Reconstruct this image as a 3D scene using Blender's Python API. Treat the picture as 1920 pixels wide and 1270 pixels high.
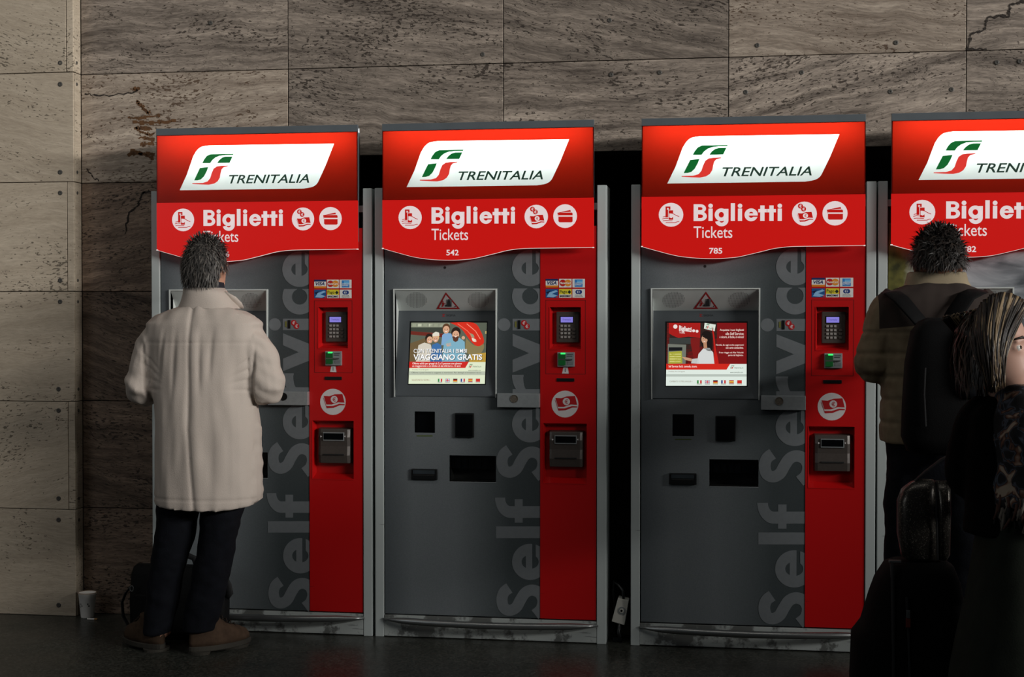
import bpy, bmesh, math, random
import numpy as np
from mathutils import Vector, Matrix, noise
from mathutils.geometry import tessellate_polygon

for o in list(bpy.data.objects):
    bpy.data.objects.remove(o)
scene = bpy.context.scene
COL = scene.collection
R = math.radians

# ------------------------------------------------------------------ camera
F_PX, YAW, PITCH, CAM = 2667.0, 8.7, 0.97, Vector((0.0, -6.086, 1.42))
cam_d = bpy.data.cameras.new('camera')
cam_d.sensor_width = 36.0
cam_d.lens = F_PX / 1920 * 36.0
cam = bpy.data.objects.new('camera', cam_d)
COL.objects.link(cam)
cam.location = CAM
cam.rotation_euler = (R(90 - PITCH), 0, R(YAW))
scene.camera = cam

# ------------------------------------------------------------------ world and light
world = bpy.data.worlds.new('world')
scene.world = world
world.use_nodes = True
bg = world.node_tree.nodes['Background']
bg.inputs[0].default_value = (0.80, 0.90, 1.0, 1)
bg.inputs[1].default_value = 0.020

def area(name, loc, target, sx, sy, power, color, spread=180):
    d = bpy.data.lights.new(name, 'AREA')
    d.shape = 'RECTANGLE'; d.size = sx; d.size_y = sy
    d.energy = power; d.color = color; d.spread = R(spread)
    o = bpy.data.objects.new(name, d); COL.objects.link(o)
    o.location = loc
    o.rotation_euler = (Vector(target) - Vector(loc)).to_track_quat('-Z', 'Y').to_euler()
    return o

# daylight entering the hall from high on the right, ceiling lights along the wall, a weaker fill lamp added at the left front
area('hall_window_light', (9.5, -6.2, 4.3), (-2.7, 0.1, 2.45), 7.0, 0.7, 112, (1.0, 0.97, 0.93), 40)
area('ceiling_light_row', (-1.6, -3.0, 5.4), (-1.6, 0.3, 2.7), 7.0, 0.8, 18, (1.0, 0.95, 0.88), 110)
area('left_fill_light', (-7.0, -6.5, 3.6), (-2.4, 0.0, 1.3), 3.0, 2.0, 36, (0.95, 0.98, 1.0))

vs = scene.view_settings
vs.view_transform = 'Standard'; vs.look = 'None'
vs.exposure = 0.0; vs.gamma = 1.0; vs.use_curve_mapping = False

# ------------------------------------------------------------------ photo pixel -> direction
_th, _ph = R(YAW), R(PITCH)
FW = Vector((-math.sin(_th) * math.cos(_ph), math.cos(_th) * math.cos(_ph), -math.sin(_ph)))
RT = Vector((math.cos(_th), math.sin(_th), 0))
UP = RT.cross(FW)

def ray(x, y):
    return FW + RT * ((x - 960) / F_PX) - UP * ((y - 635) / F_PX)

def W(x, y, Y=0.0):                      # point of the vertical plane y = Y
    d = ray(x, y)
    return CAM + d * ((Y - CAM.y) / d.y)

def G(x, y):                             # point of the floor
    d = ray(x, y)
    return CAM + d * (-CAM.z / d.z)

def hit(x, y, p, n):
    d = ray(x, y)
    return CAM + d * ((p - CAM).dot(n) / d.dot(n))

# ------------------------------------------------------------------ materials
def lin(c):
    if isinstance(c, str):
        c = tuple(int(c[i:i + 2], 16) / 255 for i in (0, 2, 4))
        return tuple((v / 12.92 if v <= .04045 else ((v + .055) / 1.055) ** 2.4) for v in c)
    return tuple(c)

MATS = {}

def new_mat(name):
    m = bpy.data.materials.new(name); m.use_nodes = True
    nt = m.node_tree
    return m, nt, nt.nodes['Principled BSDF'], nt.nodes['Material Output']

def N(nt, typ, **kw):
    n = nt.nodes.new(typ)
    for k, v in kw.items():
        setattr(n, k, v)
    return n

def ramp(nt, stops, fac=None, interp='LINEAR'):
    r = N(nt, 'ShaderNodeValToRGB')
    r.color_ramp.interpolation = interp
    e = r.color_ramp.elements
    while len(e) < len(stops):
        e.new(0.5)
    for el, (p, c) in zip(e, stops):
        el.position = p; el.color = (*c, 1) if len(c) == 3 else c
    if fac is not None:
        nt.links.new(fac, r.inputs[0])
    return r

def mat(name, col, rough=0.5, metal=0.0, var=0.12, vscale=12.0, bump=0.0, bscale=60.0, spec=0.5, sheen=0.0, stretch=(1, 1, 1)):
    if name in MATS:
        return MATS[name]
    m, nt, b, out = new_mat(name)
    c = lin(col)
    tc = N(nt, 'ShaderNodeTexCoord')
    mp = N(nt, 'ShaderNodeMapping'); mp.inputs['Scale'].default_value = stretch
    nt.links.new(tc.outputs['Object'], mp.inputs[0])
    no = N(nt, 'ShaderNodeTexNoise'); no.inputs['Scale'].default_value = vscale; no.inputs['Detail'].default_value = 5
    nt.links.new(mp.outputs[0], no.inputs['Vector'])
    r = ramp(nt, [(0.3, tuple(v * (1 - var) for v in c)), (0.7, tuple(min(1, v * (1 + var)) for v in c))], no.outputs[0])
    nt.links.new(r.outputs[0], b.inputs['Base Color'])
    b.inputs['Roughness'].default_value = rough
    b.inputs['Metallic'].default_value = metal
    b.inputs['Specular IOR Level'].default_value = spec
    if sheen:
        b.inputs['Sheen Weight'].default_value = sheen
    if bump:
        n2 = N(nt, 'ShaderNodeTexNoise'); n2.inputs['Scale'].default_value = bscale; n2.inputs['Detail'].default_value = 4
        nt.links.new(mp.outputs[0], n2.inputs['Vector'])
        bp = N(nt, 'ShaderNodeBump'); bp.inputs['Strength'].default_value = bump; bp.inputs['Distance'].default_value = 0.004
        nt.links.new(n2.outputs[0], bp.inputs['Height']); nt.links.new(bp.outputs[0], b.inputs['Normal'])
    MATS[name] = m
    return m

def glow(col, s=1.0):                    # pixels of a lit screen or a backlit print
    k = 'glow_%s_%.2f' % (col, s)
    if k in MATS:
        return MATS[k]
    m, nt, b, out = new_mat(k)
    c = lin(col)
    b.inputs['Base Color'].default_value = (*[v * .15 for v in c], 1)
    b.inputs['Roughness'].default_value = 0.35
    b.inputs['Emission Color'].default_value = (*c, 1)
    b.inputs['Emission Strength'].default_value = s
    MATS[k] = m
    return m

def acrylic(name, col, clear):           # printed translucent acrylic, lit from behind by the tube in the header
    if name in MATS:
        return MATS[name]
    m, nt, b, out = new_mat(name)
    c = lin(col) if isinstance(col, str) else col
    nt.nodes.remove(b)
    tr = N(nt, 'ShaderNodeBsdfTranslucent'); tr.inputs[0].default_value = (*c, 1)
    di = N(nt, 'ShaderNodeBsdfDiffuse'); di.inputs[0].default_value = (*[v * .6 for v in c], 1)
    gl = N(nt, 'ShaderNodeBsdfGlossy'); gl.inputs['Roughness'].default_value = .25
    m1 = N(nt, 'ShaderNodeMixShader'); m1.inputs[0].default_value = .18
    nt.links.new(tr.outputs[0], m1.inputs[1]); nt.links.new(di.outputs[0], m1.inputs[2])
    m2 = N(nt, 'ShaderNodeMixShader'); m2.inputs[0].default_value = .02
    nt.links.new(m1.outputs[0], m2.inputs[1]); nt.links.new(gl.outputs[0], m2.inputs[2])
    last = m2
    if clear:
        tp = N(nt, 'ShaderNodeBsdfTransparent')
        m3 = N(nt, 'ShaderNodeMixShader'); m3.inputs[0].default_value = clear
        nt.links.new(m2.outputs[0], m3.inputs[1]); nt.links.new(tp.outputs[0], m3.inputs[2])
        last = m3
    nt.links.new(last.outputs[0], out.inputs[0])
    MATS[name] = m
    return m

def travertine(name, light, dark, pit=1.0, brown=None, lo=.58, tone=.45):
    m, nt, b, out = new_mat(name)
    L = nt.links.new
    tc = N(nt, 'ShaderNodeTexCoord'); oi = N(nt, 'ShaderNodeObjectInfo')
    off = N(nt, 'ShaderNodeVectorMath', operation='MULTIPLY_ADD')
    comb = N(nt, 'ShaderNodeCombineXYZ')
    for i in range(3):
        L(oi.outputs['Random'], comb.inputs[i])
    off.inputs[1].default_value = (37.0, 11.0, 53.0)
    L(comb.outputs[0], off.inputs[0]); L(tc.outputs['Object'], off.inputs[2])
    # every slab has its bedding tilted a little differently
    rot = N(nt, 'ShaderNodeVectorRotate', rotation_type='Y_AXIS')
    ang = N(nt, 'ShaderNodeMath', operation='MULTIPLY_ADD'); ang.inputs[1].default_value = 0.5; ang.inputs[2].default_value = -0.25
    L(oi.outputs['Random'], ang.inputs[0]); L(ang.outputs[0], rot.inputs['Angle']); L(off.outputs[0], rot.inputs['Vector'])
    wn = N(nt, 'ShaderNodeTexNoise'); wn.inputs['Scale'].default_value = 2.2; wn.inputs['Detail'].default_value = 3
    L(rot.outputs[0], wn.inputs['Vector'])
    wadd = N(nt, 'ShaderNodeVectorMath', operation='MULTIPLY_ADD')
    wadd.inputs[1].default_value = (0.1, 0.1, 0.12)
    L(wn.outputs['Color'], wadd.inputs[0]); L(rot.outputs[0], wadd.inputs[2])
    def st(sx, sz, scale, detail, rough=.6):
        mp = N(nt, 'ShaderNodeMapping'); mp.inputs['Scale'].default_value = (sx, sx, sz)
        L(wadd.outputs[0], mp.inputs[0])
        n = N(nt, 'ShaderNodeTexNoise'); n.inputs['Scale'].default_value = scale; n.inputs['Detail'].default_value = detail
        n.inputs['Roughness'].default_value = rough
        L(mp.outputs[0], n.inputs['Vector'])
        return n
    band = st(.7, 8, 3.2, 9, .72)
    fine = st(1, 6, 26, 6, .65)
    pits = st(1.5, 4.2, 30, 3, .55)
    region = st(1, 2.5, 2.3, 2, .5)
    c1 = ramp(nt, [(.30, lin(dark)), (.52, tuple((a + b_) / 2 for a, b_ in zip(lin(dark), lin(light)))), (.72, lin(light))], band.outputs[0])
    f1 = ramp(nt, [(.32, (lo, lo * .97, lo * .94)), (.62, (1.08, 1.06, 1.03))], fine.outputs[0])
    mx = N(nt, 'ShaderNodeMix', data_type='RGBA', blend_type='MULTIPLY'); mx.inputs[0].default_value = 1
    L(c1.outputs[0], mx.inputs[6]); L(f1.outputs[0], mx.inputs[7])
    # holes: thresholded streaks, thicker where the region noise is high
    pm = N(nt, 'ShaderNodeMath', operation='MULTIPLY_ADD'); pm.inputs[1].default_value = .42
    L(region.outputs[0], pm.inputs[0]); L(pits.outputs[0], pm.inputs[2])
    pr = ramp(nt, [(.855 - .035 * pit, (0, 0, 0)), (.885 - .035 * pit, (1, 1, 1))], pm.outputs[0])
    # thin wandering veins
    vn = st(.9, 3.2, 4.0, 5, .6)
    va = N(nt, 'ShaderNodeMath', operation='SUBTRACT'); va.inputs[1].default_value = .5
    vb = N(nt, 'ShaderNodeMath', operation='ABSOLUTE')
    L(vn.outputs[0], va.inputs[0]); L(va.outputs[0], vb.inputs[0])
    vr = ramp(nt, [(.0, (.55, .55, .55)), (.012, (0, 0, 0))], vb.outputs[0])
    hole = N(nt, 'ShaderNodeMath', operation='MAXIMUM'); L(pr.outputs[0], hole.inputs[0])
    vm = N(nt, 'ShaderNodeMath', operation='MULTIPLY'); vm.inputs[1].default_value = .55 * pit
    L(vr.outputs[0], vm.inputs[0]); L(vm.outputs[0], hole.inputs[1])
    mx2 = N(nt, 'ShaderNodeMix', data_type='RGBA'); mx2.inputs[7].default_value = (*lin(brown or '2a221c'), 1)
    hs = N(nt, 'ShaderNodeMath', operation='MULTIPLY'); hs.inputs[1].default_value = .85
    L(hole.outputs[0], hs.inputs[0])
    L(hs.outputs[0], mx2.inputs[0]); L(mx.outputs[2], mx2.inputs[6])
    # slab to slab tone
    tn = N(nt, 'ShaderNodeMath', operation='MULTIPLY_ADD'); tn.inputs[1].default_value = tone; tn.inputs[2].default_value = 1 - tone / 2
    L(oi.outputs['Random'], tn.inputs[0])
    mx3 = N(nt, 'ShaderNodeMix', data_type='RGBA', blend_type='MULTIPLY'); mx3.inputs[0].default_value = 1
    L(mx2.outputs[2], mx3.inputs[6]); L(tn.outputs[0], mx3.inputs[7])
    L(mx3.outputs[2], b.inputs['Base Color'])
    b.inputs['Roughness'].default_value = .55
    b.inputs['Specular IOR Level'].default_value = .3
    hh = N(nt, 'ShaderNodeMath', operation='MULTIPLY_ADD'); hh.inputs[1].default_value = -1.0
    L(hole.outputs[0], hh.inputs[0]); 
    fs = N(nt, 'ShaderNodeMath', operation='MULTIPLY'); fs.inputs[1].default_value = .35
    L(fine.outputs[0], fs.inputs[0]); L(fs.outputs[0], hh.inputs[2])
    bp = N(nt, 'ShaderNodeBump'); bp.inputs['Strength'].default_value = .5; bp.inputs['Distance'].default_value = .006
    L(hh.outputs[0], bp.inputs['Height']); L(bp.outputs[0], b.inputs['Normal'])
    MATS[name] = m
    return m

M_WALL = travertine('travertine', 'b6aa9e', '473f3a')
M_PILLAR = travertine('travertine_pale', 'c4b9a8', 'a89c8b', pit=-.1, brown='5a5246', lo=.86, tone=.16)
M_VEIN = travertine('travertine_veined', 'c0b4a6', '6d6055', pit=.6, brown='4a3626', lo=.66)
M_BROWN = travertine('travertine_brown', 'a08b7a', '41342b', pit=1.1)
M_MORTAR = mat('mortar', '3a332d', .9, var=.2)
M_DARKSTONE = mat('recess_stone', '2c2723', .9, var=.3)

def floor_mat():
    m, nt, b, out = new_mat('granite_floor')
    L = nt.links.new
    tc = N(nt, 'ShaderNodeTexCoord')
    v = N(nt, 'ShaderNodeTexVoronoi'); v.inputs['Scale'].default_value = 130
    L(tc.outputs['Object'], v.inputs['Vector'])
    n = N(nt, 'ShaderNodeTexNoise'); n.inputs['Scale'].default_value = 3; n.inputs['Detail'].default_value = 6
    L(tc.outputs['Object'], n.inputs['Vector'])
    r1 = ramp(nt, [(0, (.016, .018, .015)), (.5, (.034, .037, .031)), (1, (.085, .086, .074))], v.outputs['Color'])
    r2 = ramp(nt, [(.3, (.65, .65, .65)), (.7, (1.1, 1.1, 1.1))], n.outputs[0])
    mx = N(nt, 'ShaderNodeMix', data_type='RGBA', blend_type='MULTIPLY'); mx.inputs[0].default_value = 1
    L(r1.outputs[0], mx.inputs[6]); L(r2.outputs[0], mx.inputs[7]); L(mx.outputs[2], b.inputs['Base Color'])
    r3 = ramp(nt, [(.3, (.22, .22, .22)), (.7, (.42, .42, .42))], n.outputs[0])
    L(r3.outputs[0], b.inputs['Roughness'])
    b.inputs['Specular IOR Level'].default_value = .25
    MATS['granite_floor'] = m
    return m

def scuffed(name, col, dirt, amount, rough=.45):
    m, nt, b, out = new_mat(name)
    L = nt.links.new
    tc = N(nt, 'ShaderNodeTexCoord')
    n = N(nt, 'ShaderNodeTexNoise'); n.inputs['Scale'].default_value = 7; n.inputs['Detail'].default_value = 9; n.inputs['Roughness'].default_value = .68
    L(tc.outputs['Object'], n.inputs['Vector'])
    mp = N(nt, 'ShaderNodeMapping'); mp.inputs['Scale'].default_value = (3, 3, 60)
    L(tc.outputs['Object'], mp.inputs[0])
    n2 = N(nt, 'ShaderNodeTexNoise'); n2.inputs['Scale'].default_value = 2; n2.inputs['Detail'].default_value = 3
    L(mp.outputs[0], n2.inputs['Vector'])
    a = ramp(nt, [(.62 - amount, (0, 0, 0)), (.68 - amount, (1, 1, 1))], n.outputs[0])
    a2 = ramp(nt, [(.70 - amount * .4, (0, 0, 0)), (.74 - amount * .4, (1, 1, 1))], n2.outputs[0])
    mm = N(nt, 'ShaderNodeMath', operation='MAXIMUM'); L(a.outputs[0], mm.inputs[0]); L(a2.outputs[0], mm.inputs[1])
    ms = N(nt, 'ShaderNodeMath', operation='MULTIPLY'); ms.inputs[1].default_value = .75; L(mm.outputs[0], ms.inputs[0])
    mx = N(nt, 'ShaderNodeMix', data_type='RGBA')
    mx.inputs[6].default_value = (*lin(col), 1); mx.inputs[7].default_value = (*lin(dirt), 1)
    L(ms.outputs[0], mx.inputs[0]); L(mx.outputs[2], b.inputs['Base Color'])
    b.inputs['Roughness'].default_value = rough
    MATS[name] = m
    return m

def panel_mat():                         # grey front with its printed grey-to-charcoal bands
    m, nt, b, out = new_mat('printed_grey_front')
    L = nt.links.new
    tc = N(nt, 'ShaderNodeTexCoord'); sp = N(nt, 'ShaderNodeSeparateXYZ')
    L(tc.outputs['Object'], sp.inputs[0])
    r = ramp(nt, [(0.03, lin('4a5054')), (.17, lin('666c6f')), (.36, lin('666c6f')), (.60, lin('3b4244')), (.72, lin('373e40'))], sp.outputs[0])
    n = N(nt, 'ShaderNodeTexNoise'); n.inputs['Scale'].default_value = 220
    L(tc.outputs['Object'], n.inputs['Vector'])
    r2 = ramp(nt, [(.3, (.9, .9, .9)), (.7, (1.08, 1.08, 1.08))], n.outputs[0])
    mx = N(nt, 'ShaderNodeMix', data_type='RGBA', blend_type='MULTIPLY'); mx.inputs[0].default_value = 1
    L(r.outputs[0], mx.inputs[6]); L(r2.outputs[0], mx.inputs[7]); L(mx.outputs[2], b.inputs['Base Color'])
    b.inputs['Roughness'].default_value = .42
    return m

def poster_mat():                        # landscape print on the fourth machine
    m, nt, b, out = new_mat('landscape_print')
    L = nt.links.new
    tc = N(nt, 'ShaderNodeTexCoord')
    mp = N(nt, 'ShaderNodeMapping'); mp.inputs['Scale'].default_value = (2, 1, 7)
    L(tc.outputs['Object'], mp.inputs[0])
    n = N(nt, 'ShaderNodeTexNoise'); n.inputs['Scale'].default_value = 2.2; n.inputs['Detail'].default_value = 8; n.inputs['Distortion'].default_value = .8
    L(mp.outputs[0], n.inputs['Vector'])
    r = ramp(nt, [(.3, lin('4a5055')), (.5, lin('8b9095')), (.7, lin('b9bdc2'))], n.outputs[0])
    n2 = N(nt, 'ShaderNodeTexNoise'); n2.inputs['Scale'].default_value = 9; n2.inputs['Detail'].default_value = 6
    L(tc.outputs['Object'], n2.inputs['Vector'])
    r2 = ramp(nt, [(.35, lin('2e3118')), (.6, lin('777438')), (.8, lin('979268'))], n2.outputs[0])
    sp = N(nt, 'ShaderNodeSeparateXYZ'); L(tc.outputs['Object'], sp.inputs[0])
    ad = N(nt, 'ShaderNodeMath', operation='MULTIPLY_ADD'); ad.inputs[1].default_value = .18
    L(n2.outputs[0], ad.inputs[0]); L(sp.outputs[0], ad.inputs[2])
    k = ramp(nt, [(.19, (1, 1, 1)), (.27, (0, 0, 0))], ad.outputs[0])
    mx = N(nt, 'ShaderNodeMix', data_type='RGBA')
    L(k.outputs[0], mx.inputs[0]); L(r.outputs[0], mx.inputs[6]); L(r2.outputs[0], mx.inputs[7])
    L(mx.outputs[2], b.inputs['Base Color']); b.inputs['Roughness'].default_value = .4
    return m

# ------------------------------------------------------------------ mesh building
class MB:
    def __init__(s):
        s.v, s.f, s.m, s.cur = [], [], [], 0

    def poly(s, pts):
        i = len(s.v); s.v += [tuple(p) for p in pts]
        s.f.append(tuple(range(i, i + len(pts)))); s.m.append(s.cur)
        return s

    def box(s, x0, x1, y0, y1, z0, z1):
        i = len(s.v)
        s.v += [(x, y, z) for z in (z0, z1) for y in (y0, y1) for x in (x0, x1)]
        for q in ((0, 2, 3, 1), (4, 5, 7, 6), (0, 1, 5, 4), (2, 6, 7, 3), (0, 4, 6, 2), (1, 3, 7, 5)):
            s.f.append(tuple(i + k for k in q)); s.m.append(s.cur)
        return s

    def prism(s, pts, y0, y1):           # polygon in x,z extruded from y0 (front) to y1
        a = sum(pts[k][0] * pts[(k + 1) % len(pts)][1] - pts[(k + 1) % len(pts)][0] * pts[k][1] for k in range(len(pts)))
        if a < 0:
            pts = pts[::-1]
        n = len(pts); i = len(s.v)
        s.v += [(p[0], y0, p[1]) for p in pts] + [(p[0], y1, p[1]) for p in pts]
        s.f.append(tuple(range(i, i + n))); s.f.append(tuple(range(i + 2 * n - 1, i + n - 1, -1)))
        s.m += [s.cur] * 2
        for k in range(n):
            q = (k + 1) % n
            s.f.append((i + k, i + n + k, i + n + q, i + q)); s.m.append(s.cur)
        return s

    def rings(s, rs, cap=True):          # loft through rings of equal count
        i = len(s.v); n = len(rs[0])
        for r in rs:
            s.v += [tuple(p) for p in r]
        for a in range(len(rs) - 1):
            for k in range(n):
                q = (k + 1) % n
                s.f.append((i + a * n + k, i + a * n + q, i + (a + 1) * n + q, i + (a + 1) * n + k)); s.m.append(s.cur)
        if cap:
            s.f.append(tuple(i + k for k in range(n - 1, -1, -1))); s.m.append(s.cur)
            j = i + (len(rs) - 1) * n
            s.f.append(tuple(j + k for k in range(n))); s.m.append(s.cur)
        return s

    def tube(s, path, rad, n=12, up=None, cap=True):
        path = [Vector(p) for p in path]
        if not isinstance(rad, (list, tuple)):
            rad = [rad] * len(path)
        rs = []
        ref = Vector(up) if up is not None else None
        for k, p in enumerate(path):
            t = (path[min(k + 1, len(path) - 1)] - path[max(k - 1, 0)]).normalized()
            if ref is None:
                ref = Vector((0, 0, 1)) if abs(t.z) < .8 else Vector((0, 1, 0))
            a = ref.cross(t)
            if a.length < 1e-5:
                a = Vector((1, 0, 0)).cross(t)
            a.normalize(); b = t.cross(a).normalized()
            if up is None:
                ref = b
            r = rad[k]; ra, rb = r if isinstance(r, (list, tuple)) else (r, r)
            rs.append([p + a * (ra * math.cos(2 * math.pi * j / n)) + b * (rb * math.sin(2 * math.pi * j / n)) for j in range(n)])
        return s.rings(rs, cap)

    def ball(s, c, r, n=12, m=8):
        c = Vector(c); r = r if isinstance(r, (tuple, list)) else (r, r, r)
        rs = []
        for a in range(1, m):
            t = math.pi * a / m
            rs.append([(c.x + r[0] * math.sin(t) * math.cos(2 * math.pi * k / n), c.y + r[1] * math.sin(t) * math.sin(2 * math.pi * k / n),
                        c.z - r[2] * math.cos(t)) for k in range(n)])
        return s.rings(rs)

    def mesh(s, name):
        me = bpy.data.meshes.new(name)
        me.from_pydata(s.v, [], s.f)
        me.polygons.foreach_set('material_index', s.m)
        me.update()
        return me

    def build(s, name, mats, parent=None, bevel=0, smooth=False, loc=None):
        me = s.mesh(name)
        for m in (mats if isinstance(mats, (list, tuple)) else [mats]):
            me.materials.append(m)
        bm = bmesh.new(); bm.from_mesh(me)
        if bevel:
            bmesh.ops.remove_doubles(bm, verts=bm.verts, dist=1e-5)
            ed = [e for e in bm.edges if len(e.link_faces) == 2 and e.calc_face_angle(0) > R(35)]
            bmesh.ops.bevel(bm, geom=ed, offset=bevel, segments=2, affect='EDGES', profile=.6, clamp_overlap=True)
        if smooth or bevel:
            bmesh.ops.recalc_face_normals(bm, faces=bm.faces)
        bm.to_mesh(me); bm.free()
        if smooth:
            me.polygons.foreach_set('use_smooth', [True] * len(me.polygons))
        o = bpy.data.objects.new(name, me); COL.objects.link(o)
        if loc is not None:
            o.location = loc
        if parent is not None:
            o.parent = parent
        return o

def link(name, me, mats, parent=None, smooth=True):
    me.materials.clear()
    for m in (mats if isinstance(mats, (list, tuple)) else [mats]):
        me.materials.append(m)
    if smooth:
        me.polygons.foreach_set('use_smooth', [True] * len(me.polygons))
    o = bpy.data.objects.new(name, me); COL.objects.link(o)
    if parent is not None:
        o.parent = parent
    return o

def empty(name, loc, label, cat, group=None, rz=0):
    o = bpy.data.objects.new(name, None); COL.objects.link(o)
    o.location = loc; o.rotation_euler = (0, 0, rz); o.empty_display_size = .1
    return tag(o, label, cat, group)

def tag(o, label, cat, group=None):
    o['label'] = label; o['category'] = cat
    if group:
        o['group'] = group
    return o

def structure(o):
    o['kind'] = 'structure'
    return o

def fused(mb, voxel, smooth_it=6, fn=None, factor=.5):     # overlapping lofts -> one continuous skin
    me = mb.mesh('fuse')
    bm = bmesh.new(); bm.from_mesh(me); bmesh.ops.recalc_face_normals(bm, faces=bm.faces); bm.to_mesh(me); bm.free()
    o = bpy.data.objects.new('fuse', me); COL.objects.link(o)
    rm = o.modifiers.new('r', 'REMESH'); rm.mode = 'VOXEL'; rm.voxel_size = voxel
    if smooth_it:
        sm = o.modifiers.new('s', 'SMOOTH'); sm.factor = factor; sm.iterations = smooth_it
    dg = bpy.context.evaluated_depsgraph_get(); dg.update()
    out = bpy.data.meshes.new_from_object(o.evaluated_get(dg))
    bpy.data.objects.remove(o)
    if fn is not None:
        nv = len(out.vertices)
        co = np.empty(nv * 3); out.vertices.foreach_get('co', co); co = co.reshape(-1, 3)
        no = np.empty(nv * 3); out.vertices.foreach_get('normal', no); no = no.reshape(-1, 3)
        d = np.array([fn(c, n) for c, n in zip(co, no)])
        co += no * d[:, None]
        out.vertices.foreach_set('co', co.ravel()); out.update()
    return out

# ------------------------------------------------------------------ text and flat print
_TXT = {}

def text2d(s, bold=0.0, shear=0.0):
    k = (s, bold, shear)
    if k not in _TXT:
        cu = bpy.data.curves.new('t', 'FONT'); cu.body = s; cu.offset = bold; cu.shear = shear; cu.resolution_u = 4
        cu.fill_mode = 'FRONT'
        o = bpy.data.objects.new('t', cu); COL.objects.link(o)
        dg = bpy.context.evaluated_depsgraph_get(); dg.update()
        me = bpy.data.meshes.new_from_object(o.evaluated_get(dg))
        v = [(p.co.x, p.co.y) for p in me.vertices]; f = [tuple(p.vertices) for p in me.polygons]
        bpy.data.objects.remove(o); bpy.data.meshes.remove(me)
        xs = [p[0] for p in v]; ys = [p[1] for p in v]
        x0, x1, y0, y1 = min(xs), max(xs), min(ys), max(ys)
        _TXT[k] = ([((x - x0) / (x1 - x0), (y - y0) / (y1 - y0)) for x, y in v], f)
    return _TXT[k]

class Print(MB):
    """flat print: shapes given in photo-crop coordinates (y down), mapped on a surface by fn(x, y, lift)"""
    def __init__(s, fn):
        super().__init__(); s.fn = fn; s.mats = []; s.lift = .0006

    def use(s, m):
        if m not in s.mats:
            s.mats.append(m)
        s.cur = s.mats.index(m)
        return s

    def P(s, pts, m=None):
        if m is not None:
            s.use(m)
        return s.poly([s.fn(x, y, s.lift) for x, y in pts])

    def rect(s, x0, y0, x1, y1, m=None):
        return s.P([(x0, y1), (x1, y1), (x1, y0), (x0, y0)], m)

    def circ(s, x, y, r, m=None, n=28, ry=None):
        return s.P([(x + r * math.cos(2 * math.pi * k / n), y - (ry or r) * math.sin(2 * math.pi * k / n)) for k in range(n)], m)

    def text(s, t, x0, y0, x1, y1, m=None, bold=0.0, shear=0.0, slope=0.0):
        if m is not None:
            s.use(m)
        v, f = text2d(t, bold, shear)
        i = len(s.v)
        s.v += [tuple(s.fn(x0 + a * (x1 - x0), y1 + b * (y0 - y1) + slope * a, s.lift)) for a, b in v]
        for q in f:
            s.f.append(tuple(i + k for k in q)); s.m.append(s.cur)
        return s

    def up(s, d=.0006):
        s.lift += d
        return s

    def stroke(s, pts, w, m=None):
        for a, b in zip(pts[:-1], pts[1:]):
            dx, dy = b[0] - a[0], b[1] - a[1]; l = math.hypot(dx, dy) or 1
            nx, ny = -dy / l * w / 2, dx / l * w / 2
            s.P([(a[0] + nx, a[1] + ny), (a[0] - nx, a[1] - ny), (b[0] - nx, b[1] - ny), (b[0] + nx, b[1] + ny)], m)
        return s

    def done(s, name, parent):
        return s.build(name, s.mats, parent)

def arc(cx, cy, r, a0, a1, n=8, ry=None):
    return [(cx + r * math.cos(R(a0 + (a1 - a0) * k / n)), cy - (ry or r) * math.sin(R(a0 + (a1 - a0) * k / n))) for k in range(n + 1)]

def spline(pts, n=6):
    out = []
    P_ = [pts[0]] + list(pts) + [pts[-1]]
    for k in range(1, len(P_) - 2):
        p0, p1, p2, p3 = [np.array(q, float) for q in P_[k - 1:k + 3]]
        for j in range(n):
            t = j / n
            out.append(tuple(.5 * ((2 * p1) + (-p0 + p2) * t + (2 * p0 - 5 * p1 + 4 * p2 - p3) * t * t + (-p0 + 3 * p1 - 3 * p2 + p3) * t ** 3)))
    out.append(tuple(pts[-1]))
    return out

# ================================================================== the setting
YW, YP = 0.27, 0.19                      # wall plane and pillar front, behind the machine fronts at y = 0
XP = -3.033                              # right corner of the pillar
ZR = [0.0, .503, 1.011, 1.528, 2.041, 2.553, 3.065, 3.58]
XS = [XP, -2.019, -1.012, -.008, 1.002, 2.01, 3.02]
OPX, OPZ = -2.580, 2.15                  # left jamb and lintel of the opening the machines stand in

structure(MB().box(-9, 9, -12, 2.2, -.06, 0).build('floor', floor_mat()))
wall = MB()
g = .016
wall.box(XP - .02, OPX - .004, YW + g, YW + .3, 0, 3.58)
wall.box(OPX - .004, 3.02, YW + g, YW + .3, OPZ + .004, 3.58)
wall = structure(wall.build('wall_back', M_MORTAR))
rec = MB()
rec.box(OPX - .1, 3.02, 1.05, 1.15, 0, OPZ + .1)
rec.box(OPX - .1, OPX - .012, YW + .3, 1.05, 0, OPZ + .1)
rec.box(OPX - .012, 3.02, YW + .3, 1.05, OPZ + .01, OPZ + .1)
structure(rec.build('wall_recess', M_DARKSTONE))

def slab(name, pts, y0, y1, m, parent):
    cx = sum(p[0] for p in pts) / len(pts); cz = sum(p[1] for p in pts) / len(pts)
    return MB().prism([(p[0] - cx, p[1] - cz) for p in pts], 0, y1 - y0).build(name, m, parent, bevel=.0022, loc=(cx, y0, cz))

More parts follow.
